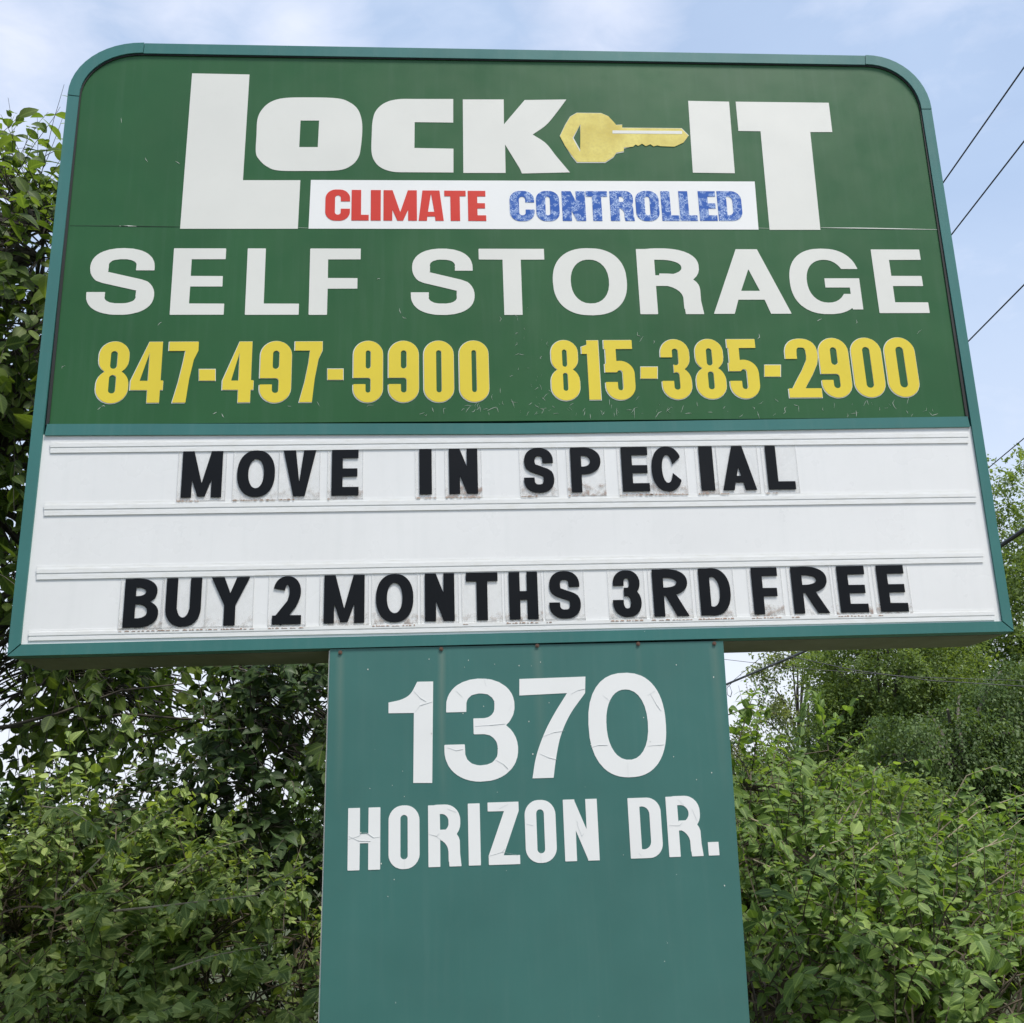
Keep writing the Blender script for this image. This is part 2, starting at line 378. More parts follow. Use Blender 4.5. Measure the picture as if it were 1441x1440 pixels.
def glyph_field(ch, w, st, X, Y):
    sv, sh, k, face = st['sv'], st['sh'], st.get('k', .5), st['face']
    def OUT(x0, x1, y0, y1):
        if face == 'helv': return g_sup(X, Y, x0, x1, y0-.012, y1+.012, 2.35)
        if face == 'gothic': return g_sup(X, Y, x0, x1, y0-.006, y1+.006, 2.25)
        return g_box(X, Y, x0, x1, y0-.008, y1+.008, k*min(x1-x0, y1-y0))
    def IN(x0, x1, y0, y1):
        if face == 'helv': return g_sup(X, Y, x0, x1, y0, y1, 2.2)
        if face == 'gothic': return g_sup(X, Y, x0, x1, y0, y1, 2.1)
        return g_box(X, Y, x0, x1, y0, y1, .5*min(x1-x0, y1-y0))
    B = lambda *a: g_box(X, Y, *a)
    P = lambda *a: g_poly(X, Y, a)
    if ch == 'I': return B(0, w, 0, 1)
    if ch == '-' or ch == '.': return B(0, w, 0, 1)
    if ch == 'L': return U_(B(0, sv, 0, 1), B(0, w, 0, sh))
    if ch == 'E': return U_(B(0, sv, 0, 1), B(0, w, 0, sh), B(0, w*.985, 1-sh, 1), B(0, w*.95, .5-sh*.48, .5+sh*.48))
    if ch == 'F': return U_(B(0, sv, 0, 1), B(0, w, 1-sh, 1), B(0, w*.94, .47-sh*.48, .47+sh*.48))
    if ch == 'T': return U_(B(0, w, 1-sh, 1), B(w/2-sv/2, w/2+sv/2, 0, 1))
    if ch == 'H': return U_(B(0, sv, 0, 1), B(w-sv, w, 0, 1), B(0, w, .5-sh*.5, .5+sh*.5))
    if ch == 'U':
        return cut(U_(OUT(0, w, 0, w*1.1), B(0, w, w*.5, 1)), IN(sv, w-sv, sh, w*1.0), B(sv, w-sv, w*.5, 1.2))
    if ch == 'O' or ch == '0':
        return cut(OUT(0, w, 0, 1), IN(sv, w-sv, sh, 1-sh))
    if ch == 'N':
        d = sv*st.get('nd', .98)
        return U_(B(0, sv, 0, 1), B(w-sv, w, 0, 1), P((0, 1), (d, 1), (w, 0), (w-d, 0)))
    if ch == 'M':
        d = sv*st.get('md', .95)
        return U_(B(0, sv*.92, 0, 1), B(w-sv*.92, w, 0, 1), P((0, 1), (d*1.12, 1), (w/2+d*.36, .0+st.get('mv', 0)), (w/2-d*.36, .0+st.get('mv', 0))),
                  P((w, 1), (w-d*1.12, 1), (w/2-d*.36, .0+st.get('mv', 0)), (w/2+d*.36, .0+st.get('mv', 0))))
    if ch == 'V':
        return P((0, 1), (sv*1.12, 1), (w*.5, .30), (w-sv*1.12, 1), (w, 1), (w/2+sv*.52, 0), (w/2-sv*.52, 0))
    if ch == 'A':
        ap = st.get('ap', .6)*sv; c = st.get('ac', .2)
        a = P((0, 0), (w/2-ap, 1), (w/2+ap, 1), (w, 0))
        s_ = (w/2-ap)
        q = sv*st.get('as', 1.05)                      # leg width
        tip = 1-(w/2-q)*1.0/s_ if False else None
        zt = (w/2-q)/s_
        c1 = (q+s_*(c+sh*.82), c+sh*.82)
        return cut(a, P(c1, (w/2, min(zt, .9)), (w-c1[0], c1[1])), P((q, -.05), (q+s_*c, c), (w-q-s_*c, c), (w-q, -.05)))
    if ch == 'Y':
        return U_(P((0, 1), (sv*1.15, 1), (w/2+sv*.42, .42), (w/2-sv*.5, .42)), P((w, 1), (w-sv*1.15, 1), (w/2-sv*.42, .42), (w/2+sv*.5, .42)), B(w/2-sv/2, w/2+sv/2, 0, .48))
    if ch == 'Z':
        return U_(B(0, w, 1-sh, 1), B(0, w, 0, sh), P((0, 0), (0, sh), (w-sv*1.25, 1-sh), (w, 1), (w, 1-sh), (sv*1.25, sh)))
    if ch == 'D':
        o = U_(OUT(-w*.2, w, 0, 1), B(0, w*.5, 0, 1)) if face != 'cond' else U_(B(0, w*.6, 0, 1), B(0, w, 0, 1, .42*w))
        o = np.maximum(o, -X)
        i = IN(sv-(w-2*sv)*.55, w-sv, sh, 1-sh)
        return cut(o, np.maximum(i, sv-X))
    if ch in 'PRB':
        y0 = {'P': .40, 'R': .44, 'B': .47}[ch]
        rx = w if ch != 'B' else w*.94
        o = np.maximum(OUT(-rx*.25 if face != 'cond' else -.1, rx, y0, 1), -X)
        o = U_(o, B(0, rx*.5, y0, 1))
        i = np.maximum(IN(sv-(rx-2*sv)*.7, rx-sv, y0+sh*.92, 1-sh), sv-X)
        o = U_(o, B(0, sv, 0, 1))
        o = cut(o, i)
        if ch == 'B':
            o2 = np.maximum(OUT(-w*.25, w, 0, .56), -X)
            o2 = U_(o2, B(0, w*.5, 0, .5))
            o2 = cut(o2, np.maximum(IN(sv-(w-2*sv)*.7, w-sv, sh, .50-sh*.35), sv-X))
            o = U_(cut(o, B(sv, w, -.1, .50)), cut(o2, B(sv, w, .52, 1.2))) if False else U_(np.maximum(o, .5-Y if False else -10), o2)
            o = cut(o, np.maximum(IN(sv-(w-2*sv)*.7, w-sv, sh, .47), sv-X), i)
        if ch == 'R':
            if face == 'gothic' or st.get('rleg') == 'diag':
                o = U_(o, P((w*.40-sv*.3, y0+.06), (w*.40+sv*.75, y0+.06), (w, 0), (w-sv*1.12, 0)))
            else:
                leg = U_(B(w-sv*1.03, w-.01, .08, y0-.06, 0), P((w-sv*1.03, .2), (w-.01, .2), (w+.02*w, 0), (w-sv*.97, 0)))
                bowl = np.maximum(OUT(-w*.2, w-.01, .12, y0+sh*1.02), -(X-w*.35))
                bowl = cut(bowl, IN(-w*.2, w-sv*1.03, 0, y0+.01))
                bowl = np.maximum(bowl, .22-Y)
                o = U_(o, leg, bowl)
        return o
    if ch == 'C':
        o = cut(OUT(0, w, 0, 1), IN(sv, w-sv*.96, sh, 1-sh))
        a, b = st.get('c', (.36, .64))
        if face == 'gothic':
            return cut(o, P((w*.52, .5), (w*1.3, .98), (w*1.3, .02)), B(w*.93, w*1.2, -.1, 1.1))
        return cut(o, B(w/2, w+.1, a, b))
    if ch == 'G':
        o = cut(OUT(0, w, 0, 1), IN(sv, w-sv*.9, sh, 1-sh), B(w*.55, w+.1, .30, .69))
        return U_(np.maximum(o, -10), B(w*.49, w*.985, .40, .545), B(w*.985-sv*.62, w*.985, .06, .545))
    if ch == 'S':
        yt, yb = (1-sh/2+.5)/2, (.5+sh/2)/2; rx = w/2-sv/2; rt, rb = (1-sh/2-.5)/2, (.5-sh/2)/2
        if face == 'cond':
            pth = [(w-sv/2, .655), (w-sv/2, .70)]+arc(w/2, yt, rx, rt, 0, 180, 22, .8)+[(sv/2, yt-.02)] + \
                  [(sv/2+.04*w, .60), (w*.5, .5), (w-sv/2-.04*w, .40)] + arc(w/2, yb, rx, rb, 0, -180, 22, .8)+[(sv/2, .345)]
            return ribbon(X, Y, pth, sv, sh)
        wt = .94
        cxt = w/2; rxt = rx*wt
        pth = [(cxt+rxt, yt-.045)]+arc(cxt, yt, rxt, rt, 0, 222, 30, .86)
        q = arc(w/2, yb, rx, rb, 42, -180, 30, .86)+[(w/2-rx, yb+.045)]
        return np.minimum(ribbon(X, Y, pth+q, sv, sh*1.03), 10)
    if ch == '8':
        return U_(cut(U_(OUT(w*.03, w*.97, .48, 1), OUT(0, w, 0, .535)), IN(w*.03+sv*.93, w*.97-sv*.93, .5+sh*.36, 1-sh), IN(sv, w-sv, sh, .5-sh*.30)))
    if ch == '9':
        if face == 'cond':
            return cut(OUT(0, w, 0, 1), IN(sv, w-sv, .395+sh, 1-sh), IN(sv, w-sv, sh, .395), B(-.1, sv+.02, .29, .395), B(sv-.005, sv+.04, .3, .395)) 
    if ch == '3':
        if face == 'cond':
            o = U_(OUT(0, w*.985, .46, 1), OUT(0, w, 0, .53))
            return cut(o, IN(sv, w-sv, .5+sh*.42, 1-sh), IN(sv, w-sv, sh, .5-sh*.34), B(-.1, w*.42, .36, .66), B(-.1, sv, .30, .70))
        yt = (1-sh/2+.53)/2; rt = (1-sh/2-.53)/2; yb = (.5+sh/2)/2; rb = (.53-sh/2)/2; yb = (.53+sh/2)/2
        wx = w*.94
        top = [(sv/2+.03*w, yt-.055)]+arc(w*.5, yt, w*.5-sv/2-.03*w, rt, 180, -90, 34, .92)
        bot = arc(w*.5, yb, w/2-sv/2, rb, 90, -180, 34, .92)+[(sv/2, yb+.055)]
        return U_(ribbon(X, Y, top+[(w*.40, .53)], sv, sh*.96), ribbon(X, Y, [(w*.40, .53)]+bot, sv, sh))
    if ch == '5':
        o = U_(OUT(0, w, 0, .64), )
        o = cut(o, IN(sv, w-sv, sh, .64-sh), B(-.1, sv, .29, .46), B(-.1, w*.40, .50, .8), B(-.1, sv+.01, .46, .52))
        o = U_(o, B(0, w*.97, 1-sh, 1), B(0.02, sv*.98, .455, 1), np.maximum(B(0, w*.45, .455, .60), 10*(X-w*.0)-100))
        return cut(o, IN(sv, w-sv, sh, .64-sh))
    if ch == '2':
        if face == 'cond':
            return U_(ribbon(X, Y, [(sv/2, .655), (sv/2, .72)]+arc(w/2, .74, w/2-sv/2, .26-sh/2, 180, 0, 18, .8)+[(w-sv/2, .69), (w-sv/2-.03*w, .60), (w*.62, .42), (w*.42, .25), (sv*.58, .05)], sv, sh*1.0), B(0, w, 0, sh*1.02))
        rr = w*.47-sv/2
        return U_(ribbon(X, Y, arc(w*.5, 1-sh/2-.24, rr, .24, 168, -28, 26, .95)+[(w*.66, .42), (w*.16, .04)], sv*1.04, sh), B(0, w, 0, sh))
    if ch == '7':
        if face == 'cond':
            a = [(w*.60, .80), (w*.44, .52), (w*.34, .28), (w*.28, .03)]
            return U_(B(0, w, 1-sh, 1), P((w-sv*1.02, 1-sh), (w, 1-sh), (w*.86, .70), (w*.74, .38), (w*.66, 0), (w*.66-sv*1.05, 0), (w*.38, .33), (w*.50, .64)))
        L_ = [(w-sv*1.12, .84), (w*.50, .60), (w*.30, .30), (w*.20, 0)]
        return U_(B(0, w, 1-sh, 1), P((w*.70, 1-sh), (w*.52, .62), (w*.345, .30), (w*.20, 0), (w*.515, 0), (w*.60, .28), (w*.76, .58), (w, .835), (w, 1-sh*.9)))
    if ch == '4':
        a = P((0, .205), (0, .36), (w*.50, 1), (w-sv*.22, 1), (w-sv*.22, .36), (w, .36), (w, .205), (w-sv*.22, .205), (w-sv*.22, 0), (w-sv*1.22, 0), (w-sv*1.22, .205))
        return cut(a, P((w*.27, .355), (w-sv*1.22, .355), (w-sv*1.22, .83)))
    if ch == '1':
        if face == 'cond':
            return U_(B(w-sv, w, 0, 1), P((0, .77), (0, .89), (w*.30, .92), (w-sv*.62, 1), (w-sv*.4, 1), (w-sv*.4, .77)))
        t = arc(w*.05, 1.02, w*.62, .22, -95, -8, 12)
        return U_(B(w-sv, w, 0, 1), P((0, .69), (0, .795), (w*.28, .815), (w*.50, .87), (w*.64, 1), (w-sv*.3, 1), (w-sv*.3, .69)))
    raise ValueError(ch)
def trace(ch, w, st):
    pad = .06; h = 1/150
    xs = np.arange(-pad, w+pad+h, h); ys = np.arange(-pad, 1+pad+h, h)
    X, Y = np.meshgrid(xs, ys)
    return contours(glyph_field(ch, w, st, X, Y), xs, ys, .0022)
def contours(D, xs, ys, tol):
    D = D+1e-9
    S = D < 0; ny, nx = D.shape
    seg = {}
    cells = np.argwhere((S[:-1, :-1].astype(int)+S[:-1, 1:]+S[1:, :-1]+S[1:, 1:]) % 4 != 0)
    def ex(j, i):   # crossing on horizontal edge (j,i)-(j,i+1)
        a, b = D[j, i], D[j, i+1]; t = a/(a-b); return (xs[i]+t*(xs[i+1]-xs[i]), ys[j])
    def ey(j, i):
        a, b = D[j, i], D[j+1, i]; t = a/(a-b); return (xs[i], ys[j]+t*(ys[j+1]-ys[j]))
    pt = {}
    nxt = {}
    for j, i in cells:
        a, b, c, d = S[j, i], S[j, i+1], S[j+1, i+1], S[j+1, i]     # ccw from lower left
        e = [('h', j, i), ('v', j, i+1), ('h', j+1, i), ('v', j, i)]
        cr_ = []
        cs = [a, b, c, d]
        for q in range(4):
            if cs[q] != cs[(q+1) % 4]: cr_.append((q, cs[q]))
        # inside kept on the left: enter edge where in->out going ccw, leave where out->in
        outs = [q for q, s_ in cr_ if s_]; ins = [q for q, s_ in cr_ if not s_]
        for o_ in outs:
            # pair with the next out->in crossing clockwise-wise (keeps inside corner)
            cand = [(o_-q) % 4 for q in ins]; q = ins[int(np.argmin(cand))]
            nxt[e[o_]] = e[q]
        for q, _ in cr_:
            k = e[q]
            if k not in pt: pt[k] = ex(k[1], k[2]) if k[0] == 'h' else ey(k[1], k[2])
    loops = []; seen = set()
    for k0 in nxt:
        if k0 in seen: continue
        l = []; k = k0
        while k in nxt and k not in seen: seen.add(k); l.append(pt[k]); k = nxt[k]
        if len(l) > 8: loops.append(simplify(l, tol))
    def area(l): return .5*sum(l[i][0]*l[(i+1) % len(l)][1]-l[(i+1) % len(l)][0]*l[i][1] for i in range(len(l)))
    loops = [l for l in loops if abs(area(l)) > 2e-4]
    loops.sort(key=lambda l: -abs(area(l)))
    return loops
def simplify(l, tol):
    P = np.array(l); n = len(P)
    i0 = int(np.argmin(P[:, 0]+P[:, 1])); P = np.roll(P, -i0, axis=0)
    i1 = int(np.argmax(np.hypot(*(P-P[0]).T)))
    def rdp(a, b):
        st = [(a, b)]; keep = {a, b}
        while st:
            a, b = st.pop()
            if b-a < 2: continue
            A, Bp = P[a], P[b % n]; e = Bp-A; L_ = np.hypot(*e)+1e-12
            q = P[a+1:b]; d = np.abs((q[:, 0]-A[0])*e[1]-(q[:, 1]-A[1])*e[0])/L_
            k = int(np.argmax(d))
            if d[k] > tol: k += a+1; keep.add(k); st += [(a, k), (k, b)]
        return keep
    keep = sorted(k % n for k in rdp(0, i1) | rdp(i1, n))
    out = []
    for k in keep:
        if not out or tuple(P[k]) != out[-1]: out.append(tuple(P[k]))
    return out
_cache = {}
def glyph(ch, w, st):
    key = (ch, round(w, 2), st['name'])
    if key not in _cache: _cache[key] = (trace(ch, w, st), round(w, 2))
    return _cache[key]
def put_glyph(name, ch, x0, x1, z0, z1, yf, t, st, mat, parent):
    h = z1-z0; wd = (x1-x0)/h
    loops, wq = glyph(ch, wd, st)
    sx = (x1-x0)/wq
    lp = [[(x0+p[0]*sx, z0+p[1]*h) for p in l] for l in loops]
    mb = MB(); mb.prism(lp[0], yf, yf+t, lp[1:])
    return mb.build(name, mat, parent)
def on(px, py, y):                       # photo point -> (x, z) on the plane y
    p = at(px, py, y); return (p[0], p[2])
def row(text, cap, base, y, t, st, mat, parent, names=None, over=0):
    """text: list of (char, photo x left, photo x right); cap, base: photo line ((x,y),(x,y)) of letter tops and feet"""
    res = []
    def ly(l, x): return float(np.interp(x, [p[0] for p in l], [p[1] for p in l])) if len(l) > 2 else l[0][1]+(x-l[0][0])*(l[1][1]-l[0][1])/(l[1][0]-l[0][0])
    for ch, a, b in text:
        m = (a+b)/2
        if ch == '-': continue
        yc, yb = ly(cap, m), ly(base, m)
        ym = (yc+yb)/2
        x0 = on(a, ym, y)[0]; x1 = on(b, ym, y)[0]; z1 = on(m, yc, y)[1]; z0 = on(m, yb, y)[1]
        nm = 'digit' if ch.isdigit() else 'letter'
        res.append((put_glyph(nm, ch, x0, x1, z0, z1, y, t, st, mat, parent), ch, x0, x1, z0, z1))
    return res
def smooth_loop(P, idx_sharp=(), n=5):
    """closed Catmull-Rom through P; corners listed in idx_sharp stay sharp"""
    m = len(P); out = []
    P = [np.array(p, float) for p in P]
    for i in range(m):
        p1, p2 = P[i], P[(i+1) % m]
        s1, s2 = i in idx_sharp, (i+1) % m in idx_sharp
        if s1 and s2: out.append(tuple(p1)); continue
        p0 = p1-(p2-p1) if s1 else P[(i-1) % m]; p3 = p2+(p2-p1) if s2 else P[(i+2) % m]
        for k in range(n):
            t = k/n
            out.append(tuple(.5*((2*p1)+(-p0+p2)*t+(2*p0-5*p1+4*p2-p3)*t*t+(-p0+3*p1-3*p2+p3)*t**3)))
    return out

# ------------------------------------------------------------------ ground
gm = MB(); G = 900; k = 24
gv = [(-G+2*G*i/k, -G+2*G*j/k, 0) for j in range(k+1) for i in range(k+1)]
gm.add(gv, [(j*(k+1)+i, j*(k+1)+i+1, (j+1)*(k+1)+i+1, (j+1)*(k+1)+i) for j in range(k) for i in range(k)])
tag(gm.build('ground', m_ground()), kind='structure')
def slab(name, x0, x1, y0, y1, z0, z1, mat): tag(MB().box(x0, x1, y0, y1, z0, z1).build(name, mat), kind='structure')
slab('bounce_pavement', .35, 60, -8.5, -.9, -.1, .05, paint('pale_concrete', (.33, .315, .28), .9, .12, 0, .2, .35))  # unseen paving, added at right to bounce light up onto the sign
slab('kerb', -60, 60, -8.75, -8.502, -.1, .12, paint('kerb_concrete', (.36, .35, .32), .9, .15, 0, .2, .4))
slab('road', -60, 60, -17, -8.752, -.1, .004, paint('worn_asphalt', (.09, .09, .088), .9, .2, 0, .2, .1))

# ------------------------------------------------------------------ the sign
sign = empty('pylon_sign', (0, .14, 0))
tag(sign, 'large teal green self storage pylon sign with rounded top corners on a broad pillar', 'sign')
YP = .007                                    # front of the face panels
# outer and inner outline of the frame, measured from the photograph on the plane y=0
o_bl, o_br = on(10, 923.5, 0), on(1427, 888.5, 0)
o_l, o_t1 = on(95, 134, 0), on(203, 61, 0)
o_t2, o_r = on(1218, 78.5, 0), on(1311, 154, 0)
i_bl, i_br = on(30, 907, 0), on(1409.5, 874.5, 0)
i_l, i_t1 = on(111, 136, 0), on(201, 75, 0)
i_t2, i_r = on(1218, 91, 0), on(1297, 154, 0)
def corner(a, b, ctrl, n=12):               # superelliptic quarter from a to b round the corner point ctrl
    a, b, c = map(np.array, (a, b, ctrl)); q = a+b-c; r = []
    for i in range(n+1):
        t = math.pi/2*i/n; r.append(tuple(q+(a-q)*math.cos(t)**.96+(b-q)*math.sin(t)**.96))
    return r
oTL = corner(o_l, o_t1, (o_l[0]+(o_t1[0]-o_l[0])*.0, o_t1[1])); oTR = corner(o_t2, o_r, (o_r[0], o_t2[1]))
iTL = corner(i_l, i_t1, (i_l[0], i_t1[1])); iTR = corner(i_t2, i_r, (i_r[0], i_t2[1]))
YB = .272
def side(pts, name, y0=0.0, y1=.05, mat=None): MB().prism(pts, y0, y1).build(name, mat or M['frame'], sign)
g = .0018
def mv(p, dx=0, dz=0): return (p[0]+dx, p[1]+dz)
side([o_bl, o_br, i_br, i_bl], 'bottom_rail')
side([mv(o_bl, 0, g*2), mv(i_bl, -g*2, g), mv(i_l, -g*0), o_l], 'side_rail')
side([mv(o_br, 0, g*2), mv(o_r), mv(i_r), mv(i_br, g*2, g)], 'side_rail')
side([mv(o_t1, g), mv(i_t1, g), mv(i_t2, -g), mv(o_t2, -g)], 'top_rail')
side([mv(p, 0, g) for p in oTL]+[mv(p, 0, g) for p in iTL[::-1]], 'corner_trim', -.0012)
side([mv(p, 0, g) for p in oTR]+[mv(p, 0, g) for p in iTR[::-1]], 'corner_trim', -.0012)
# divider bar between the green face and the letter board
d_tl, d_tr, d_bl, d_br = on(66, 596.5, 0), on(1362, 586, 0), on(62.5, 612.5, 0), on(1365.5, 600.5, 0)
dm_t, dm_b = on(720, 595.5, 0), on(720, 610.5, 0)
side([d_tl, d_bl, dm_b, d_br, d_tr, dm_t], 'divider_rail', .0015, .05)
# cabinet behind the frame
c = .004
outl = [mv(o_bl, c, c)]+[mv(o_br, -c, c)]+[mv(p, -c, -c) for p in oTR[::-1]]+[mv(p, c, -c) for p in oTL[::-1]]
body = MB(); inner = [mv(i_bl, -.004, -.004), mv(i_br, .004, -.004)]+[mv(p, .003, .003) for p in iTR[::-1]]+[mv(p, -.003, .003) for p in iTL[::-1]]
body.prism(outl, .0512, YB-.004); body.build('cabinet_shell', M['frame'], sign)
# underside sheet (bare weathered metal) with a small rear flange
us = MB().prism([mv(o_bl, .01, -.0015), mv(o_br, -.01, -.0015), mv(o_br, -.01, .003), mv(o_bl, .01, .003)], .0525, YB-.0045)
us.build('underside_panel', M['metal'], sign)
bk = MB().prism([mv(o_bl, 0, 0), mv(o_br, 0, 0)]+oTR[::-1]+oTL[::-1], YB-.003, YB); bk.build('back_panel', M['frame'], sign)
# face panels
gp = MB().prism([d_tl, d_tr]+[mv(p, .004, .004) for p in iTR[::-1]]+[mv(p, -.004, .004) for p in iTL[::-1]], YP, YP+.004)
gp = gp.build('green_face', M['green'], sign)
wp = MB().prism([mv(i_bl, -.003, -.003), mv(i_br, .003, -.003), mv(d_br, .01, .004), mv(dm_b, 0, .004), mv(d_bl, -.01, .004)], YP, YP+.004)
wp = wp.build('letter_board', M['white_panel'], sign)

inn = [i_bl, i_br]+iTR[::-1]+iTL[::-1]
def inset(P, d):
    cx = sum(p[0] for p in P)/len(P); cz = sum(p[1] for p in P)/len(P); m = len(P); out_ = []
    for i in range(m):
        a, b, c_ = np.array(P[i-1]), np.array(P[i]), np.array(P[(i+1) % m])
        n1 = np.array([-(b-a)[1], (b-a)[0]]); n1 /= np.hypot(*n1)+1e-9; n2 = np.array([-(c_-b)[1], (c_-b)[0]]); n2 /= np.hypot(*n2)+1e-9
        out_.append(tuple(b+(n1+n2)/max(.8, 1+n1@n2)*d))
    return out_
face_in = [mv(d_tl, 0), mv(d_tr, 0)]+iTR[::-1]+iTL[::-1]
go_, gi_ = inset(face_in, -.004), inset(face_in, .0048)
gk = MB().prism(go_[1:]+[go_[0]]+[gi_[0]]+gi_[1:][::-1], YP-.0035, YP-.0007).build('rim_shade_strip', M['dark'], sign)  # thin dark strip standing in for the shade inside the frame rim
# --- custom wordmark letters
def z2(P): return [(x/3.1326+240, y/3.1326+90) for x, y in P]
def z3(P): return [(x/2.573+640, y/2.573+90) for x, y in P]
YV = YP-.0008
def shape(name, P, mat, holes=(), sharp=None, y=YV, t=.0007, parent=None):
    P = [on(px, py, y) for px, py in P]
    if sharp is not None: P = smooth_loop(P, sharp)
    H = [[on(px, py, y) for px, py in h] for h in holes]
    return MB().prism(P, y, y+t, H).build(name, mat, parent or gp)
shape('letter', z2([(42, 727), (561, 727), (572, 513), (319, 513), (348, 47), (95, 42)]), M['vinyl'])
shape('letter', z2([(376, 390), (379, 310), (383, 245), (402, 203), (440, 169), (500, 151), (610, 148), (735, 152), (790, 170), (825, 200), (842, 245), (845, 300), (838, 372), (828, 412), (798, 447), (740, 469), (600, 472), (475, 470), (424, 452), (391, 422)]),
      M['vinyl'], [z2([(573, 250), (655, 250), (649, 367), (567, 367)])], sharp=())
shape('letter', z2([(1246, 155), (1246, 259), (1076, 257), (1075, 371), (1247, 374), (1247, 479), (1060, 478), (985, 476), (932, 460), (900, 430), (886, 388), (887, 310), (891, 250), (906, 206), (945, 172), (1005, 156), (1100, 155)]),
      M['vinyl'], sharp=(0, 1, 2, 3, 4, 5, 6, 16))
shape('letter', z3([(29, 129), (177, 129), (178, 219), (253, 131), (404, 129), (366, 180), (330, 222), (282, 256), (330, 288), (368, 335), (417, 393), (243, 397), (236, 380), (182, 292), (184, 395), (31, 395)]),
      M['vinyl'], sharp=(0, 1, 2, 3, 4, 7, 10, 11, 12, 13, 14, 15))
shape('letter', z3([(845, 134), (993, 137), (1014, 396), (862, 394)]), M['vinyl'])
shape('letter', z3([(1017, 137), (1354, 141), (1367, 247), (1287, 247), (1324, 601), (1140, 601), (1107, 244), (1027, 243)]), M['vinyl'])
key_out = [(381, 262), (400, 222), (418, 192), (442, 178), (530, 179), (556, 190), (575, 210), (585, 222), (606, 221), (606, 232), (820, 234), (846, 260), (828, 285), (795, 300), (745, 298), (733, 295), (720, 299), (708, 291), (692, 298), (678, 289), (664, 297), (655, 292), (645, 300), (612, 303), (612, 316), (585, 321), (575, 336), (545, 355), (443, 355), (425, 333), (400, 298)]
key_back = [(x-(1 if x < 600 else 0), y+(4 if y > 300 else -1)) for x, y in key_out]
hole = [(453, 222), (430, 268), (457, 316)]
kb = shape('key_outline', z3([(x+(1.5 if x > 700 else 0), y) for x, y in key_back]), M['edge'], [z3(hole)], y=YV, t=.0007)
kk = shape('key_symbol', z3([(x, y) for x, y in key_out]), M['key'], [z3([(455, 218), (426, 268), (454, 319)])], y=YV-.0006, t=.0005)
shape('key_slot', z3([(571, 241), (823, 243), (823, 254), (571, 252)]), M['vinyl'], y=YV-.001, t=.0004)
strip = shape('strip', [(437.5, 253.4), (434.2, 321.9), (1067.5, 323.3), (1062, 255.6)], M['vinyl_bright'])

IMP = dict(name='imp', face='cond', sv=.275, sh=.185, k=.42, ap=.90, ac=.14, nd=1.0, md=.85, c=(.38, .62)); IMP['as'] = .86
IMPS = dict(IMP)
YS = YV-.0008
row([('C', 457.8, 492.8), ('L', 494.7, 519.2), ('I', 521.8, 536), ('M', 539.7, 586.7), ('A', 589, 624.4), ('T', 625.4, 655.8), ('E', 658.6, 684)],
    ((457, 267), (684, 268.8)), ((457, 310.2), (684, 311)), YS, .0007, IMP, M['red'], gp)
row([('C', 717.3, 752), ('O', 754.5, 787), ('N', 791, 824), ('T', 825, 855.5), ('R', 858.6, 891.5), ('O', 894.7, 927.6), ('L', 930.7, 955), ('L', 956, 980.4), ('E', 983.5, 1008), ('D', 1010, 1044)],
    ((720, 269.2), (1044, 269.2)), ((720, 311), (1044, 310.8)), YS, .0007, IMP, M['blue'], gp)
HEL = dict(name='hel', face='helv', sv=.245, sh=.165, ap=.62, ac=.215, sa=8)
HEL['as'] = 1.12
row([('S', 123, 218), ('E', 241.8, 317), ('L', 346.6, 422), ('F', 435.4, 507.5), ('S', 578, 668), ('T', 674.5, 767), ('O', 778, 881.7), ('R', 898, 985.5), ('A', 1000.5, 1109), ('G', 1111.4, 1211.5), ('E', 1231.5, 1301.5)],
    ((170, 349.5), (720, 350.3), (1265, 351.3)), ((170, 443), (720, 443.3), (1265, 440.7)), YV, .0007, HEL, M['vinyl'], gp)
CON = dict(name='con', face='cond', sv=.185, sh=.15, k=.5)
ph = [('8', 136.5, 181.8), ('4', 185, 230.4), ('7', 236, 277), ('4', 314, 357.7), ('9', 366, 410), ('7', 414.5, 453.4), ('9', 497.4, 539), ('9', 547, 589.5), ('0', 596.8, 638.5), ('0', 646.7, 687.5),
      ('8', 775.3, 815.6), ('1', 820, 844), ('5', 851.6, 892.4), ('3', 931, 972.5), ('8', 978.8, 1020), ('5', 1026, 1067), ('2', 1107, 1152.7), ('9', 1154.7, 1196.5), ('0', 1200.3, 1243), ('0', 1247.5, 1290.7)]
pc, pb = ((155, 481.5), (650, 480.3), (800, 479.5), (1270, 475.8)), ((155, 567), (650, 565.2), (800, 562.9), (1270, 558))
row([(c_, a-1.5, b+.3) for c_, a, b in ph], [(x, y-.3) for x, y in pc], [(x, y+1.3) for x, y in pb], YV, .0006, dict(CON, name='con2', sv=.19, sh=.155), M['edge'], gp)
row(ph, pc, pb, YV-.0008, .0007, CON, M['yellow'], gp)
for a, b, y0, y1 in ((280.3, 302.8, 520, 535.7), (461, 482.8, 519.5, 534.5), (901.6, 925, 516.7, 532.8), (1076, 1098.3, 514, 530)):
    for e, m_, yy in ((.8, M['edge'], YV), (0, M['yellow'], YV-.0008)):
        p = [on(a-e, y0-e, yy), on(a-e, y1+e, yy), on(b+e, y1+e, yy), on(b+e, y0-e, yy)]
        MB().prism(p, yy, yy+.0007).build('hyphen' if e == 0 else 'hyphen_edge', m_, gp)
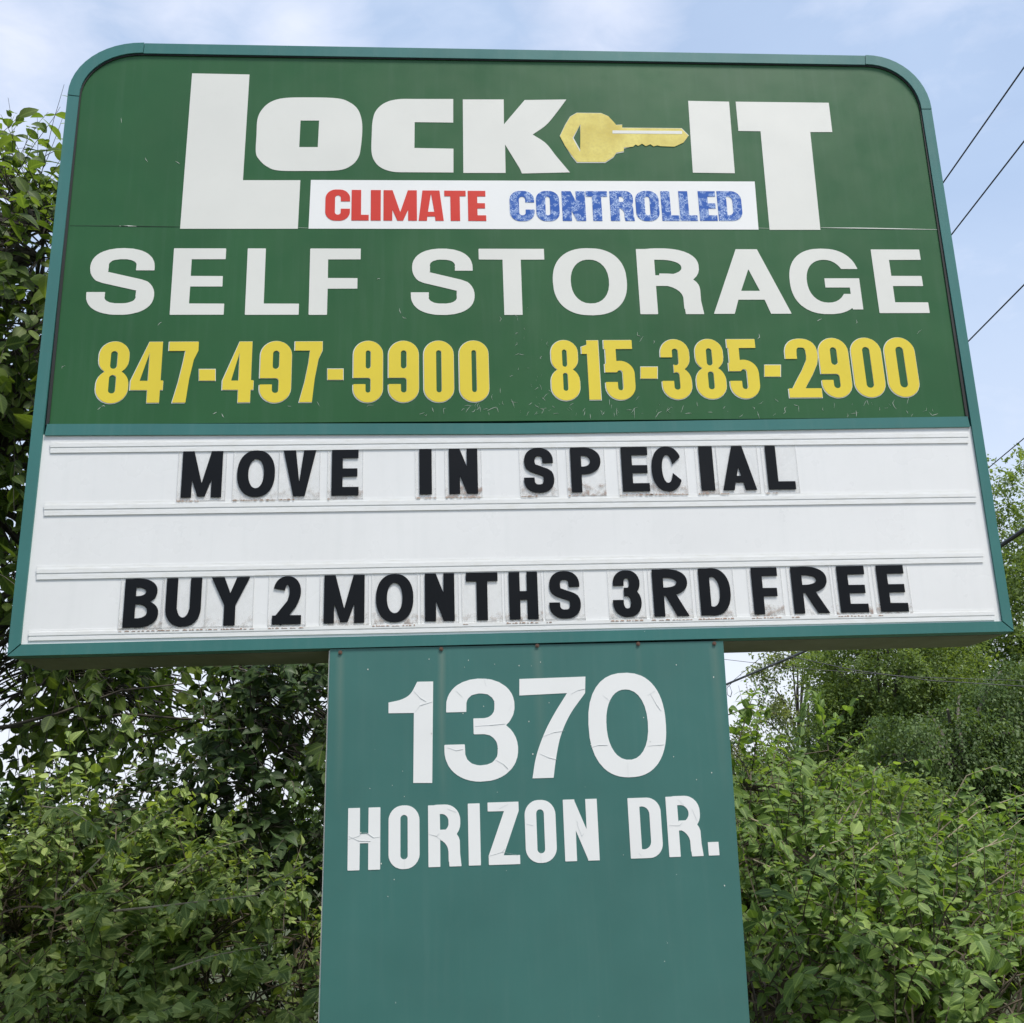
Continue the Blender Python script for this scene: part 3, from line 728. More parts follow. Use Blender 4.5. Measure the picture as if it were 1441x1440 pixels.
# seam across the green face: vinyl shrunk back from a white line, plus hairline cuts and cracks
rng = random.Random(4)
seam = MB()
def sliver(mb, pts, wd, y):                  # thin ribbon through photo points
    P = [np.array(on(px, py, y)) for px, py in pts]
    for i in range(len(P)-1):
        a, b = P[i], P[i+1]; d = b-a; n = np.array([-d[1], d[0]])/(np.hypot(*d)+1e-9)
        w0 = wd*(.25 if i == 0 else 1); w1 = wd*(.2 if i == len(P)-2 else 1)
        mb.prism([tuple(a+n*w0), tuple(a-n*w0), tuple(b-n*w1), tuple(b+n*w1)], y-.0003*(i % 2), y+.0004)
sliver(seam, [(1155, 320.5), (1200, 321), (1260, 322), (1321, 323.2)], .0016, YV)
sliver(seam, [(420, 320.5), (434, 321)], .0014, YV-.0002)
sliver(seam, [(1067, 321), (1083, 321.5)], .0014, YV-.0002)
sliver(seam, [(168, 318.2), (180, 318), (192, 318.5)], .0015, YV)
seam.build('exposed_seam', M['edge'], gp)
ds = MB(); sliver(ds, [(98, 317.6), (170, 318.2), (252, 319.2)], .0009, YV+.0001); ds.build('seam_dark_line', M['dark'], gp)  # dark joint line of the seam
ck = MB()
def crack(px, py, n=3, L_=7, wd=.00042, ang=None):
    a = rng.uniform(0, 6.28) if ang is None else ang
    p = [(px, py)]
    for _ in range(n):
        a += rng.choice((-1, 1))*rng.choice((.1, .15, .2, 1.1)); p.append((p[-1][0]+math.cos(a)*L_*rng.uniform(.5, 1.2), p[-1][1]+math.sin(a)*L_*rng.uniform(.5, 1.2)))
    sliver(ck, p, wd*rng.uniform(.5, 1.1), YP-.0005)
for _ in range(150):
    x = rng.gauss(780, 110) if rng.random() < .42 else rng.uniform(640, 1330)
    y = 583-abs(rng.gauss(0, 14))-(rng.random() < .12)*rng.uniform(0, 110)
    if 470 < y < 568 and any(a-3 < x < b+3 for _, a, b in ph) : continue
    if 572 < 340: continue
    crack(x, y, rng.choice((1, 2, 2, 3)), rng.uniform(2.5, 6))
for _ in range(26): crack(rng.uniform(700, 765), rng.uniform(430, 590), rng.choice((1, 2)), rng.uniform(2, 5), .0004, rng.uniform(-1.9, -.6))
for x, y in ((222, 458), (143, 572), (137, 577), (305, 580), (312, 582), (535, 392), (562, 434), (572, 448), (171, 173), (208, 228), (247, 227), (87, 519), (450, 572), (1150, 452), (1205, 450), (1068, 470), (590, 583), (610, 580)): crack(x, y, 2, 4, .0007)
tag(ck.build('vinyl_crack', M['edge'], gp), kind='stuff')

# --- letter board tracks
for i, ((xl, y0, y1), (xr, y2, y3)) in enumerate((((70.4, 620, 637.6), (1363, 605, 623.5)), ((61.7, 706.6, 726), (1374, 690, 707)), ((51, 796.5, 816), (1384, 773.6, 791.6)), ((39.8, 887, 902), (1400, 857, 873)))):
    mb = MB()
    def q(x, t):
        if x == 0: p = on(xl, y0+(y1-y0)*t, YP-.004)
        else: p = on(xr, y2+(y3-y2)*t, YP-.004)
        return p
    for (t0, t1, ya, yb_) in ((.0, .25, .0150, .0158), (.22, .53, .0128, .0157), (.50, .69, .0140, .0156), (.665, .98, .0134, .0155)):
        def pp(f, t): a, b = q(0, t), q(1, t); return (a[0]+(b[0]-a[0])*f, a[1]+(b[1]-a[1])*f)
        A, Bq, Cq, D_ = pp(0, t0), pp(1, t0), pp(1, t1), pp(0, t1)
        mb.prism([D_, Cq, Bq, A], ya+YP-.016, yb_+YP-.016)
    mb.build('track', M['rail'], wp)

# --- the pillar and its cover panel
YC = .004
c_tl, c_tr = on(464.5, 913.5, YC), on(1017.5, 901, YC)
c_bl, c_br = on(449.5, 1438, YC), on(1055, 1438, YC)
def down(a, b, z): t = (z-a[1])/(b[1]-a[1]); return (a[0]+(b[0]-a[0])*t, z)
g0, g1 = down(c_tl, c_bl, .03), down(c_tr, c_br, .03)
ctop = [(c_tl[0], c_tl[1]+.0), (c_tr[0], c_tr[1]-.002)]
cover = MB().prism([ctop[0], g0, g1, ctop[1]], YC, YC+.003).build('pillar_cover', M['cover'], sign)
pil = MB(); pil.prism([mv(ctop[0], -.0035, -.004), mv(g0, -.0035, 0), mv(g1, -.004, 0), mv(ctop[1], -.004, -.004)], YC+.0035, YB-.02)
pil.build('pillar', M['edge'], sign)
ft = MB().box(g0[0]-.08, g1[0]+.08, -.05, YB+.06, -.2, .06).build('concrete_footing', paint('concrete', (.32, .31, .29), .9, .15, 0, .3, .3), sign)
for px, py in ((479, 918.5), (621, 913.5), (756, 908.8), (898, 906.3), (1005, 905.8)):
    x, z = on(px, py, YC); mb = MB()
    n = 10; r = .0058
    ring = [(x+r*math.cos(2*math.pi*k/n), z+r*math.sin(2*math.pi*k/n)) for k in range(n)]
    mb.prism(ring, YC-.003, YC); mb.prism([(x+(a-x)*.45, z+(b-z)*.45) for a, b in ring], YC-.0042, YC-.0031)
    mb.build('screw', M['screw'], cover)
YN = YC-.0008
BIG = dict(name='big', face='helv', sv=.21, sh=.155)
def zb(P): return [(x/2.3242+440, y/2.3242+880) for x, y in P]
shape('digit', zb([(248, 288), (248, 253), (290, 243), (320, 224), (342, 185), (394, 184), (391, 516), (329, 516), (331, 287)]), M['vinyl_bright'], sharp=(0, 1, 4, 5, 6, 7, 8), y=YN, parent=cover)
row([('3', 440+430/2.3242, 440+670/2.3242)], ((500, 880+175/2.3242), (800, 880+172/2.3242)), ((500, 880+513/2.3242), (800, 880+511/2.3242)), YN, .0007, dict(BIG, name='b3', sv=.20), M['vinyl_bright'], cover)
shape('digit', zb([(676, 176), (892, 168), (891, 222), (843, 290), (812, 360), (797, 430), (788, 499), (719, 501), (731, 430), (757, 355), (790, 290), (832, 222), (676, 230)]), M['vinyl_bright'], sharp=(0, 1, 2, 6, 7, 11, 12), y=YN, parent=cover)
row([('0', 440+902/2.3242, 440+1156/2.3242)], ((500, 880+160/2.3242), (1000, 880+159/2.3242)), ((500, 880+495/2.3242), (1000, 880+493/2.3242)), YN, .0007, dict(BIG, name='b0', sv=.18, sh=.155), M['vinyl_bright'], cover)
HOR = dict(name='hor', face='cond', sv=.198, sh=.145, k=.46, nd=.95)
for ch, a, b, t, bt in (('H', 115, 221, 597, 801), ('O', 248, 350, 591, 796), ('R', 378, 483, 588, 790), ('I', 509, 549, 583, 786), ('Z', 574, 676, 578.5, 783), ('O', 695, 797, 573, 776), ('N', 822, 934, 569, 771), ('D', 1035, 1141, 564, 762), ('R', 1160, 1270, 559.5, 757), ('.', 1294, 1329, 709, 753)):
    A = (440+a/2.3242, 440+b/2.3242); T_ = 880+t/2.3242; Bt = 880+bt/2.3242
    if ch == '.':
        p = [on(A[0], T_, YN), on(A[0], Bt, YN), on(A[1], Bt, YN), on(A[1], T_, YN)]
        z0 = (p[1][1]+p[2][1])/2; z1 = (p[0][1]+p[3][1])/2; x0 = (p[0][0]+p[1][0])/2; x1 = (p[2][0]+p[3][0])/2
        MB().prism([(x0, z0), (x1, z0), (x1, z1), (x0, z1)], YN, YN+.0007).build('full_stop', M['vinyl_bright'], cover)
    else:
        row([(ch, A[0], A[1])], ((0, T_), (1441, T_)), ((0, Bt), (1441, Bt)), YN, .0007, HOR, M['vinyl_bright'], cover)
# hairline shrinkage cracks in the number vinyl
M['hair'] = paint('hairline_crack', (.56, .58, .58), .7, .05)
hc = MB()
for pts in ([(330, 215), (352, 238), (372, 250)], [(334, 285), (352, 262), (392, 250)], [(531, 330), (580, 327), (630, 322)], [(598, 440), (625, 455), (640, 470)], [(470, 215), (490, 235)], [(440, 400), (470, 410), (492, 405)],
            [(845, 225), (870, 212), (891, 208)], [(742, 420), (770, 432), (800, 440)], [(752, 365), (790, 350), (825, 345)], [(1105, 225), (1125, 260), (1140, 280)], [(1031, 450), (1032, 498)], [(910, 400), (935, 392), (965, 392)], [(1095, 230), (1120, 215)], [(950, 230), (975, 250)], [(1095, 395), (1130, 392), (1150, 390)],
            [(118, 700), (150, 690), (160, 680)], [(160, 680), (178, 680), (200, 695), (221, 692)], [(118, 690), (150, 705), (190, 706)], [(380, 683), (405, 690), (415, 680)], [(405, 690), (420, 702)], [(440, 600), (470, 612)], [(577, 755), (620, 742), (630, 730)], [(620, 742), (672, 752)], [(610, 600), (640, 585)], [(865, 650), (880, 690), (888, 680)], [(863, 640), (870, 650)], [(1165, 655), (1200, 655), (1210, 645)], [(1195, 570), (1215, 590)], [(1240, 600), (1258, 640)], [(300, 760), (300, 796)], [(746, 740), (747, 776)], [(700, 650), (722, 655)], [(560, 172), (568, 200)], [(640, 280), (652, 262)], [(1075, 755), (1068, 745)]):
    P = [tuple(p) for p in zb(pts)]
    sliver(hc, P, .0006, YN-.0005)
tag(hc.build('vinyl_crack', M['hair'], cover), kind='stuff')
fl = MB()
for _ in range(34):
    px, py = rng.uniform(470, 1035), 925+abs(rng.gauss(0, 160)); 
    if py > 1430: continue
    x, z = on(px, py, YN); r = rng.uniform(.0008, .0022)
    fl.prism([(x-r, z), (x, z-r*1.5), (x+r*.7, z+r*.2), (x, z+r)], YN, YN+.0005)
tag(fl.build('paint_chip', M['edge'], cover), kind='stuff')

# --- changeable letters on clear plates standing in the tracks
GOT = dict(name='got', face='gothic', sv=.225, sh=.185, ap=.5, ac=.17, mv=.02, sa=24, nd=1.0, md=.9)
GOT['as'] = 1.05
def uv_plate(me):
    uv = me.uv_layers.new(name='UVMap')
    zs = [v.co.z for v in me.vertices]; xs_ = [v.co.x for v in me.vertices]
    for l in me.loops:
        v = me.vertices[l.vertex_index].co
        uv.data[l.index].uv = ((v.x-min(xs_))/(max(xs_)-min(xs_)), (v.z-min(zs))/(max(zs)-min(zs)))
def letters(words, cap, base, topoff, botoff):
    ordn = ['first', 'second', 'third', 'fourth', 'fifth', 'sixth', 'seventh']
    for word, extra, items in words:
        for i, (ch, a, b) in enumerate(items):
            m = (a+b)/2
            def ly(l): return l[0][1]+(m-l[0][0])*(l[1][1]-l[0][1])/(l[1][0]-l[0][0])
            yc, yb = ly(cap), ly(base); yL = YP-.0034
            x0, x1 = on(a, (yc+yb)/2, yL)[0], on(b, (yc+yb)/2, yL)[0]; z1, z0 = on(m, yc, yL)[1], on(m, yb, yL)[1]
            pad = .0125
            root = empty('letter_plate', ((x0+x1)/2, yL+.001, z0-.009))
            kindw = 'digit' if ch.isdigit() else 'letter'
            pos = f'{ordn[i]} {"" if len(items)>1 else "and only "}plate of the word {word}' if len(items) > 1 else f'standing alone {extra}'
            tag(root, f'clear plate with black {kindw} {ch}, {pos}', 'sign letter', 'changeable letters on the letter board')
            pl = MB().box(x0-pad, x1+pad, yL+.0011, yL+.0024, z0-.011, z1+.010).build('clear_plate', M['tile'], root)
            uv_plate(pl.data)
            wd = x1-x0
            o = put_glyph('digit' if ch.isdigit() else 'letter', ch, x0, x1, z0, z1, yL, .001, GOT, M['black'], root)
            # dirt caught along the plate foot
            dm_ = MB(); xx = x0-pad+.002
            while xx < x1+pad-.008 and rng.random() < .93:
                l_ = rng.uniform(.004, .014); hgt = rng.uniform(.0012, .0042)
                dm_.prism([(xx, z0-.0115), (xx+l_, z0-.0115), (xx+l_*.9, z0-.0115+hgt*rng.uniform(.4, 1)), (xx+l_*.3, z0-.0115+hgt)], yL-.0006, yL+.0008)
                xx += l_*rng.uniform(.9, 1.8)
            tag(dm_.build('dirt', M['rust'], root), kind='stuff')
letters([('MOVE', '', [('M', 256, 312.3), ('O', 333.7, 386.7), ('V', 398.3, 444.5), ('E', 466.8, 505)]),
         ('IN', '', [('I', 590.2, 607.7), ('N', 632, 672.3)]),
         ('SPECIAL', '', [('S', 737, 779.2), ('P', 803.4, 846), ('E', 875, 913), ('C', 917, 960.7), ('I', 985, 1004), ('A', 1015.2, 1062.5), ('L', 1079, 1117)])],
        ((283, 635), (1100, 627.3)), ((283, 700.3), (1100, 689)), 0, 0)
letters([('BUY', '', [('B', 174.5, 223.5), ('U', 233.2, 283.2), ('Y', 296.3, 350.7)]), ('2', 'between the words BUY and MONTHS', [('2', 383.5, 424.5)]),
         ('MONTHS', '', [('M', 456, 513), ('O', 529, 582), ('N', 598, 639.8), ('T', 656, 701), ('H', 716.5, 757.2), ('S', 772.5, 816.7)]),
         ('3RD', '', [('3', 862, 902), ('R', 919, 968), ('D', 984.5, 1028)]),
         ('FREE', '', [('F', 1059, 1096), ('R', 1115, 1165), ('E', 1180, 1219.5), ('E', 1236, 1275)])],
        ((200, 814.5), (1255, 795.5)), ((200, 883), (1255, 861)), 0, 0)

# ------------------------------------------------------------------ vegetation
def leaf_template(stations, half, fold=.25, curl=.22):
    V = [(0, 0, 0)]; 
    for t, h in zip(stations, half):
        z = -curl*t*t
        V += [(-h, t, z+fold*h), (0, t, z), (h, t, z+fold*h)]
    V.append((0, 1, -curl)); n = len(stations)
    Fc = [(0, 2, 1), (0, 3, 2)]
    for i in range(n-1):
        a = 1+3*i
        Fc += [(a, a+1, a+4, a+3), (a+1, a+2, a+5, a+4)]
    a = 1+3*(n-1); Fc += [(a, a+1, a+3), (a+1, a+2, a+3)]
    return np.array(V, float), Fc
LEAF = [leaf_template((.07, .22, .43, .66, .87), (.13, .25, .305, .25, .12), .22, .22), leaf_template((.08, .25, .46, .68, .88), (.15, .28, .32, .24, .10), .34, .42),
        leaf_template((.07, .22, .43, .66, .87), (.12, .23, .28, .23, .11), .12, .02)]
QUAD = (np.array([(0, 0, 0), (-.28, .45, .06), (0, 1, -.12), (.28, .45, .06)], float), [(0, 3, 2, 1)])
def frames(Dv, Nv):
    Dv = Dv/(np.linalg.norm(Dv, axis=1)[:, None]+1e-9)
    X = np.cross(Dv, Nv); X /= np.linalg.norm(X, axis=1)[:, None]+1e-9
    Z = np.cross(X, Dv); return X, Dv, Z
def leaf_mesh(name, P, Dv, Nv, S, rnd, tmpl):
    TV, TF = tmpl; n = len(P); m = len(TV)
    X, Yv, Z = frames(Dv, Nv)
    V = (TV[None, :, 0, None]*X[:, None]+TV[None, :, 1, None]*Yv[:, None]+TV[None, :, 2, None]*Z[:, None])*S[:, None, None]+P[:, None]
    quads = np.array([f for f in TF if len(f) == 4], int).reshape(-1, 4); tris = np.array([f for f in TF if len(f) == 3], int).reshape(-1, 3)
    me = bpy.data.meshes.new(name); me.vertices.add(n*m); me.vertices.foreach_set('co', V.reshape(-1).astype(np.float32))
    off = (np.arange(n)*m)[:, None, None]
    q = (quads[None]+off).reshape(n, -1); t = (tris[None]+off).reshape(n, -1)
    loops = np.concatenate([q, t], axis=1).reshape(-1)
    per = np.array([4]*len(quads)+[3]*len(tris)); tot = np.tile(per, n); st = np.concatenate([[0], np.cumsum(tot)[:-1]])
    me.loops.add(len(loops)); me.loops.foreach_set('vertex_index', loops.astype(np.int32))
    me.polygons.add(len(tot)); me.polygons.foreach_set('loop_start', st.astype(np.int32)); me.polygons.foreach_set('loop_total', tot.astype(np.int32))
    me.update()
    at_ = me.attributes.new('rnd', 'FLOAT', 'POINT'); at_.data.foreach_set('value', np.repeat(rnd, m).astype(np.float32))
    uvv = np.stack([TV[:, 0]+.5, TV[:, 1]], 1)
    uv = me.uv_layers.new(name='UVMap'); uv.data.foreach_set('uv', uvv[loops % m].reshape(-1).astype(np.float32))
    me.polygons.foreach_set('use_smooth', np.ones(len(tot), bool))
    me.update(); return me
_lv = {}
def leaf_variants(key, mat):
    if key not in _lv:
        r = []
        for t in LEAF:
            me = leaf_mesh('leaf', np.zeros((1, 3)), np.array([[0, 1., 0]]), np.array([[0, 0, 1.]]), np.ones(1), np.zeros(1), t)
            me.materials.append(mat); r.append(me)
        _lv[key] = r
    return _lv[key]
def rand_unit(rg, n):
    v = rg.normal(size=(n, 3)); return v/np.linalg.norm(v, axis=1)[:, None]
def curve(p, d, L_, droop, rg, seg=8, wob=.12):
    P = [np.array(p, float)]; d = np.array(d, float)/np.linalg.norm(d); s = L_/seg
    for _ in range(seg):
        d = d+np.array([0, 0, -droop/seg])+rg.normal(size=3)*wob/math.sqrt(seg); d /= np.linalg.norm(d)
        P.append(P[-1]+d*s)
    return np.array(P)
def plant(name, label, cat, base, blobs, nshoot, seed, leaf_len, mats, group=None, nstem=9, trunk_r=.03, tree=False, shoot_len=(.3, .6), spacing=.035, up=.35, droop=.7, extra=(), ind=300, bareness=.0, stem_r=.011, pref=None, opp=True, zmax=99):
    """blobs: (centre, radii, weight) ellipsoids that the shoots fill; leaves sit along the shoots"""
    rg = np.random.default_rng(seed)
    root = empty(name, tuple(base)); tag(root, label, cat, group)
    stems = []; stem_objs = []
    base = np.array(base, float)
    wts = np.array([b[2] for b in blobs], float); wts /= wts.sum()
    twigs = MB(); 
    if tree:
        c0 = np.array(blobs[0][0]); tz = max(.6, c0[2]-blobs[0][1][2]*.8)
        top = np.array([base[0]*.6+c0[0]*.4, base[1]*.6+c0[1]*.4, tz])
        t = np.linspace(0, 1, 8)[:, None]; P = base*(1-t)+top*t+rg.normal(size=(8, 3))*.02*np.array([1, 1, 0])*np.sin(t*3.14)
        P[0, 2] -= .1
        MB().tube(P, np.linspace(trunk_r, trunk_r*.7, 8), 9).build('trunk', mats['bark'], root)
        start = top
    else: start = None
    for i in range(nstem):
        b = blobs[rg.choice(len(blobs), p=wts)]
        u = rand_unit(rg, 1)[0]; u[2] = abs(u[2])*(1 if not tree else 1) if rg.random() < .8 else u[2]
        end = np.array(b[0])+u*np.array(b[1])*.85; end[2] = min(end[2], zmax-.4)
        s0 = start if tree else base+np.array([rg.uniform(-.6, .6), rg.uniform(-.35, .3), -.05])
        t = np.linspace(0, 1, 14)[:, None]
        mid = s0*.5+end*.5; mid[2] += .25*np.linalg.norm(end-s0)*(.5 if tree else .5)*rg.uniform(.1, 1.0); mid[:2] += rg.normal(size=2)*.15
        P = (1-t)**2*s0+2*t*(1-t)*mid+t*t*end+np.cumsum(rg.normal(size=(14, 3))*.012, axis=0)
        r0 = trunk_r*.55 if tree else stem_r*rg.uniform(.5, 1.2)
        MB().tube(P, np.linspace(r0, r0*.28, 14), 6).build('branch' if tree else 'stem', mats['bark'], root)
        stems.append(P)
    SP = np.concatenate([s[3:] for s in stems])
    LP, LD, LN, LS = [], [], [], []
    BC = np.array([b[0] for b in blobs])
    def leaves_along(P, d0, sp, cb=None):
        seg = np.linalg.norm(np.diff(P, axis=0), axis=1); cum = np.concatenate([[0], np.cumsum(seg)]); n = int(cum[-1]/sp)
        ss = np.sort((np.arange(n)+rg.uniform(-.1, 1.1, n))*sp); shf = rg.choice([.55, .8, 1.0, 1.15], p=[.2, .3, .35, .15]); ss = ss[(ss > cum[-1]*.12) & (ss < cum[-1])]
        pos = np.stack([np.interp(ss, cum, P[:, k]) for k in range(3)], 1)
        T = np.gradient(P, axis=0); T = np.stack([np.interp(ss, cum, T[:, k]) for k in range(3)], 1); T /= np.linalg.norm(T, axis=1)[:, None]+1e-9
        sd_ = np.cross(T, np.array([0, 0, 1.])+rg.normal(size=3)*.3); sd_ /= np.linalg.norm(sd_, axis=1)[:, None]+1e-9
        m = len(ss)
        if m == 0: return
        for sgn in ((1, -1) if opp else (None,)):
            s_ = sgn if sgn else np.where(np.arange(m) % 2, 1, -1)[:, None]
            keep = rg.random(m) > .12+bareness
            D = T*rg.uniform(.25, .8, (m, 1))+sd_*s_*rg.uniform(.7, 1.1, (m, 1))+np.array([0, 0, -1])*rg.uniform(-.1, .75, (m, 1))+rg.normal(size=(m, 3))*.34
            ow = pos-(BC[np.argmin(((BC-pos.mean(0))**2).sum(1))])
            ow /= np.linalg.norm(ow, axis=1)[:, None]+1e-9
            Nn = np.array([0, -.25, .75])+ow*.75+rg.normal(size=(m, 3))*.52+sd_*s_*.15
            ln = leaf_len*shf*rg.uniform(.45, 1.2, m)*np.interp(ss/cum[-1], [0, .3, .8, 1], [.8, 1.05, .95, .55])
            LP.append(pos[keep]); LD.append(D[keep]); LN.append(Nn[keep]); LS.append(ln[keep])
    bi = rg.choice(len(blobs), nshoot, p=wts)
    shoots = []
    clumps = {}
    for i in range(nshoot):
        c_, r_, _ = blobs[bi[i]]; u = rand_unit(rg, 1)[0]; rad = rg.uniform(.35, 1.0)**.5
        p = np.array(c_)+u*np.array(r_)*rad
        cl_ = clumps.setdefault(bi[i], [])
        if len(cl_) < 4+nshoot/len(blobs)/14: cl_.append(p)
        elif rg.random() < .68: p = cl_[rg.integers(len(cl_))]+rg.normal(size=3)*.10; u = (p-np.array(c_))/np.array(r_); u /= np.linalg.norm(u)+1e-9
        if p[2] < .12: p[2] = rg.uniform(.1, .6)
        d = u*.8+np.array([0, 0, up])+rg.normal(size=3)*.45
        shoots.append((p, d, rg.uniform(*shoot_len)))
    for p, d, l_ in shoots:
        P = curve(p, d, l_, droop*rg.uniform(.4, 1.3), rg, 7)
        over_ = P[:, 2].max()-zmax
        if over_ > 0: P[:, 2] -= over_+rg.uniform(0, .25); p = P[0]
        q = SP[np.argmin(((SP-p)**2).sum(1))]
        if np.linalg.norm(q-p) > .04:
            m_ = (p+q)/2+rg.normal(size=3)*.03+np.array([0, 0, .06]); tt = np.linspace(0, 1, 5)[:, None]
            K = (1-tt)**2*q+2*tt*(1-tt)*m_+tt*tt*p
            twigs.tube(K, np.linspace(.0042, .0028, 5)*(1.4 if tree else 1), 3)
        twigs.tube(P, np.linspace(.0028, .0010, len(P)), 3)
        leaves_along(P, d, spacing)
    for pts, rr in extra:                      # arching shoots copied from the photograph, drawn one by one
        P = np.array(pts, float); tt = np.linspace(0, len(P)-1, 4*len(P)); P = np.stack([np.interp(tt, range(len(P)), P[:, k]) for k in range(3)], 1)
        MB().tube(P, np.linspace(rr, rr*.3, len(P)), 6).build('stem', mats['bark2'], root)
        if rr < .006:leaves_along(P, None, spacing*.8)
    tw = twigs.build('twigs', mats['bark'], root); tag(tw, kind='stuff')
    LP, LD, LN, LS = map(np.concatenate, (LP, LD, LN, LS))
    rnd = np.clip(rg.normal(.45, .24, len(LP)), 0, .93); rnd[rg.random(len(LP)) < .012] = 1.0
    px, py, z = proj(LP)
    vis = (px > 5) & (px < 1435) & (py > 5) & (py < 1435) & ~((px > 92) & (px < 1330) & (py < 915)) & ~((px > 40) & (px < 1400) & (py < 915) & (py > 590)) & ~((px > 452) & (px < 1045) & (py > 880)) & ~((px>80)&(px<1345)&(py>300)&(py<600))
    score = np.where(vis, LS/z, -1); order = np.argsort(-score)[:ind]; order = [i for i in order if score[i] > 0]
    mask = np.ones(len(LP), bool); mask[order] = False
    X, Yv, Z = frames(LD, LN); var = leaf_variants(mats['key'], mats['leaf_one'])
    rm = np.array(base)
    for i in order:
        o = bpy.data.objects.new('leaf', var[i % 3]); C.objects.link(o); o.parent = root
        s_ = LS[i]; a, b, c_ = X[i]*s_, Yv[i]*s_, Z[i]*s_; p = LP[i]-rm
        o.matrix_local = Matrix(((a[0], b[0], c_[0], p[0]), (a[1], b[1], c_[1], p[1]), (a[2], b[2], c_[2], p[2]), (0, 0, 0, 1)))
    idx = np.nonzero(mask)[0]; grp = rg.integers(0, 3, len(idx))
    # two or three leaf shapes, all in one mesh object
    mes = [leaf_mesh('foliage', LP[idx[grp == k]], LD[idx[grp == k]], LN[idx[grp == k]], LS[idx[grp == k]], rnd[idx[grp == k]], LEAF[k]) for k in range(3)]
    import bmesh
    bm = bmesh.new()
    for me in mes: bm.from_mesh(me)
    me = bpy.data.meshes.new('foliage'); bm.to_mesh(me); bm.free()
    o = link('foliage', me, root, mats['leaf']); tag(o, kind='stuff')
    print(name, 'leaves', len(LP), 'individual', len(order))
    return root

def leafset(key, dark, mid, lite, trans, rough=.42, bk=((.05, .04, .03), (.13, .11, .085)), bk2=((.20, .17, .12), (.34, .30, .22))):
    return dict(key=key, leaf=leaf_mat(key, dark, mid, lite, trans, rough), leaf_one=leaf_mat(key+'_single', dark, mid, lite, trans, rough, True),
                bark=bark(key+'_bark', *bk), bark2=bark(key+'_bark_pale', *bk2))
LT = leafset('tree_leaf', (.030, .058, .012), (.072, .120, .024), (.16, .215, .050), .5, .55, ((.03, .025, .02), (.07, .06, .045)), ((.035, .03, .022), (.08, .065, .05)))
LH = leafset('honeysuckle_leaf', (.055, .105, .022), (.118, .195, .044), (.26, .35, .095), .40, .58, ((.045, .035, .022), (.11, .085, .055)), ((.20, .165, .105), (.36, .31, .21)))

LD = leafset('shade_darkened_leaf', (.024, .048, .014), (.045, .082, .024), (.085, .125, .042), .25, .5)  # leaf colour darkened in place of the shade under the tree canopy
LY = leafset('lit_young_honeysuckle_leaf', (.080, .135, .034), (.165, .235, .065), (.36, .43, .15), .40, .58, ((.045, .035, .022), (.11, .085, .055)), ((.20, .165, .105), (.36, .31, .21)))  # young leaf tips; lighter colour also stands in for sunlight on the shrub

def A(px, py, Y): return tuple(at(px, py, Y))
# left tree: crown beyond the sign's left edge and over the gap under the cabinet
plant('broadleaf_tree', 'leafy tree with long dark branches rising behind the left edge of the sign', 'tree', (-3.0, 3.1, 0),
      [(A(8, 450, 1.9), (.38, .3, .85), 1.6), (A(-60, 520, 2.2), (.95, .8, 1.2), 3.0), (A(30, 780, 2.4), (.8, .7, .7), 1.3), (A(60, 975, 2.8), (.9, .6, .20), .55), (A(300, 970, 2.9), (.9, .6, .18), .6), (A(560, 960, 2.6), (.6, .6, .5), .6)],
      1750, 11, .095, LT, nstem=24, trunk_r=.045, tree=True, shoot_len=(.3, .65), spacing=.048, up=.15, droop=.9, opp=False, zmax=A(30, 158, 2.0)[2],
      extra=[([A(-60, 1030, 2.3), A(60, 1018, 2.3), A(180, 1005, 2.3), A(260, 1012, 2.3), A(400, 1015, 2.3)][::1], .012), ([A(-60, 1040, 2.1), A(80, 1005, 2.1), A(170, 972, 2.1), A(260, 962, 2.1)], .010), ([A(100, 1060, 2.5), A(230, 1030, 2.5), A(340, 1000, 2.5)], .008), ([A(0, 985, 2.5), A(70, 960, 2.5), A(140, 945, 2.5)], .007)])
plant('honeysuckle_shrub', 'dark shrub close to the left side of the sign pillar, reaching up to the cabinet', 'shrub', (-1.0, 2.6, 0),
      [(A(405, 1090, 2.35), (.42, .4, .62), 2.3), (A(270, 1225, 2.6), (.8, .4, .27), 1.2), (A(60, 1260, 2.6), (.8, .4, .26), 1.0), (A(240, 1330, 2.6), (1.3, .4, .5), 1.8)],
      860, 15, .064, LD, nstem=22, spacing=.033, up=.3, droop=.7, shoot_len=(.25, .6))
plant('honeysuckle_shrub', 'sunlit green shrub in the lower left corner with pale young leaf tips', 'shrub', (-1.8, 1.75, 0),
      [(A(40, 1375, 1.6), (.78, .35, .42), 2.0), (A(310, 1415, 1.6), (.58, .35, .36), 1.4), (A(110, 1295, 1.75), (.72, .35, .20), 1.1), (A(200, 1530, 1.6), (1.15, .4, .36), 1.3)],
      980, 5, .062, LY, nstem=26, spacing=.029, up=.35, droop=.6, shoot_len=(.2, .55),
      extra=[([A(240, 1365, .85), A(300, 1345, .9), A(400, 1325, .95)], .0035), ([A(455, 1200, 1.0), A(360, 1260, .95), A(230, 1275, .9), A(160, 1282, .88)][::-1], .0045), ([A(60, 1135, 1.1), A(100, 1140, 1.0), A(150, 1175, .95), A(175, 1200, .95)], .003), ([A(90, 1260, 1.0), A(160, 1190, 1.05), A(250, 1130, 1.1)], .004), ([A(250, 1230, 1.1), A(300, 1195, 1.15), A(350, 1180, 1.2)], .004)])
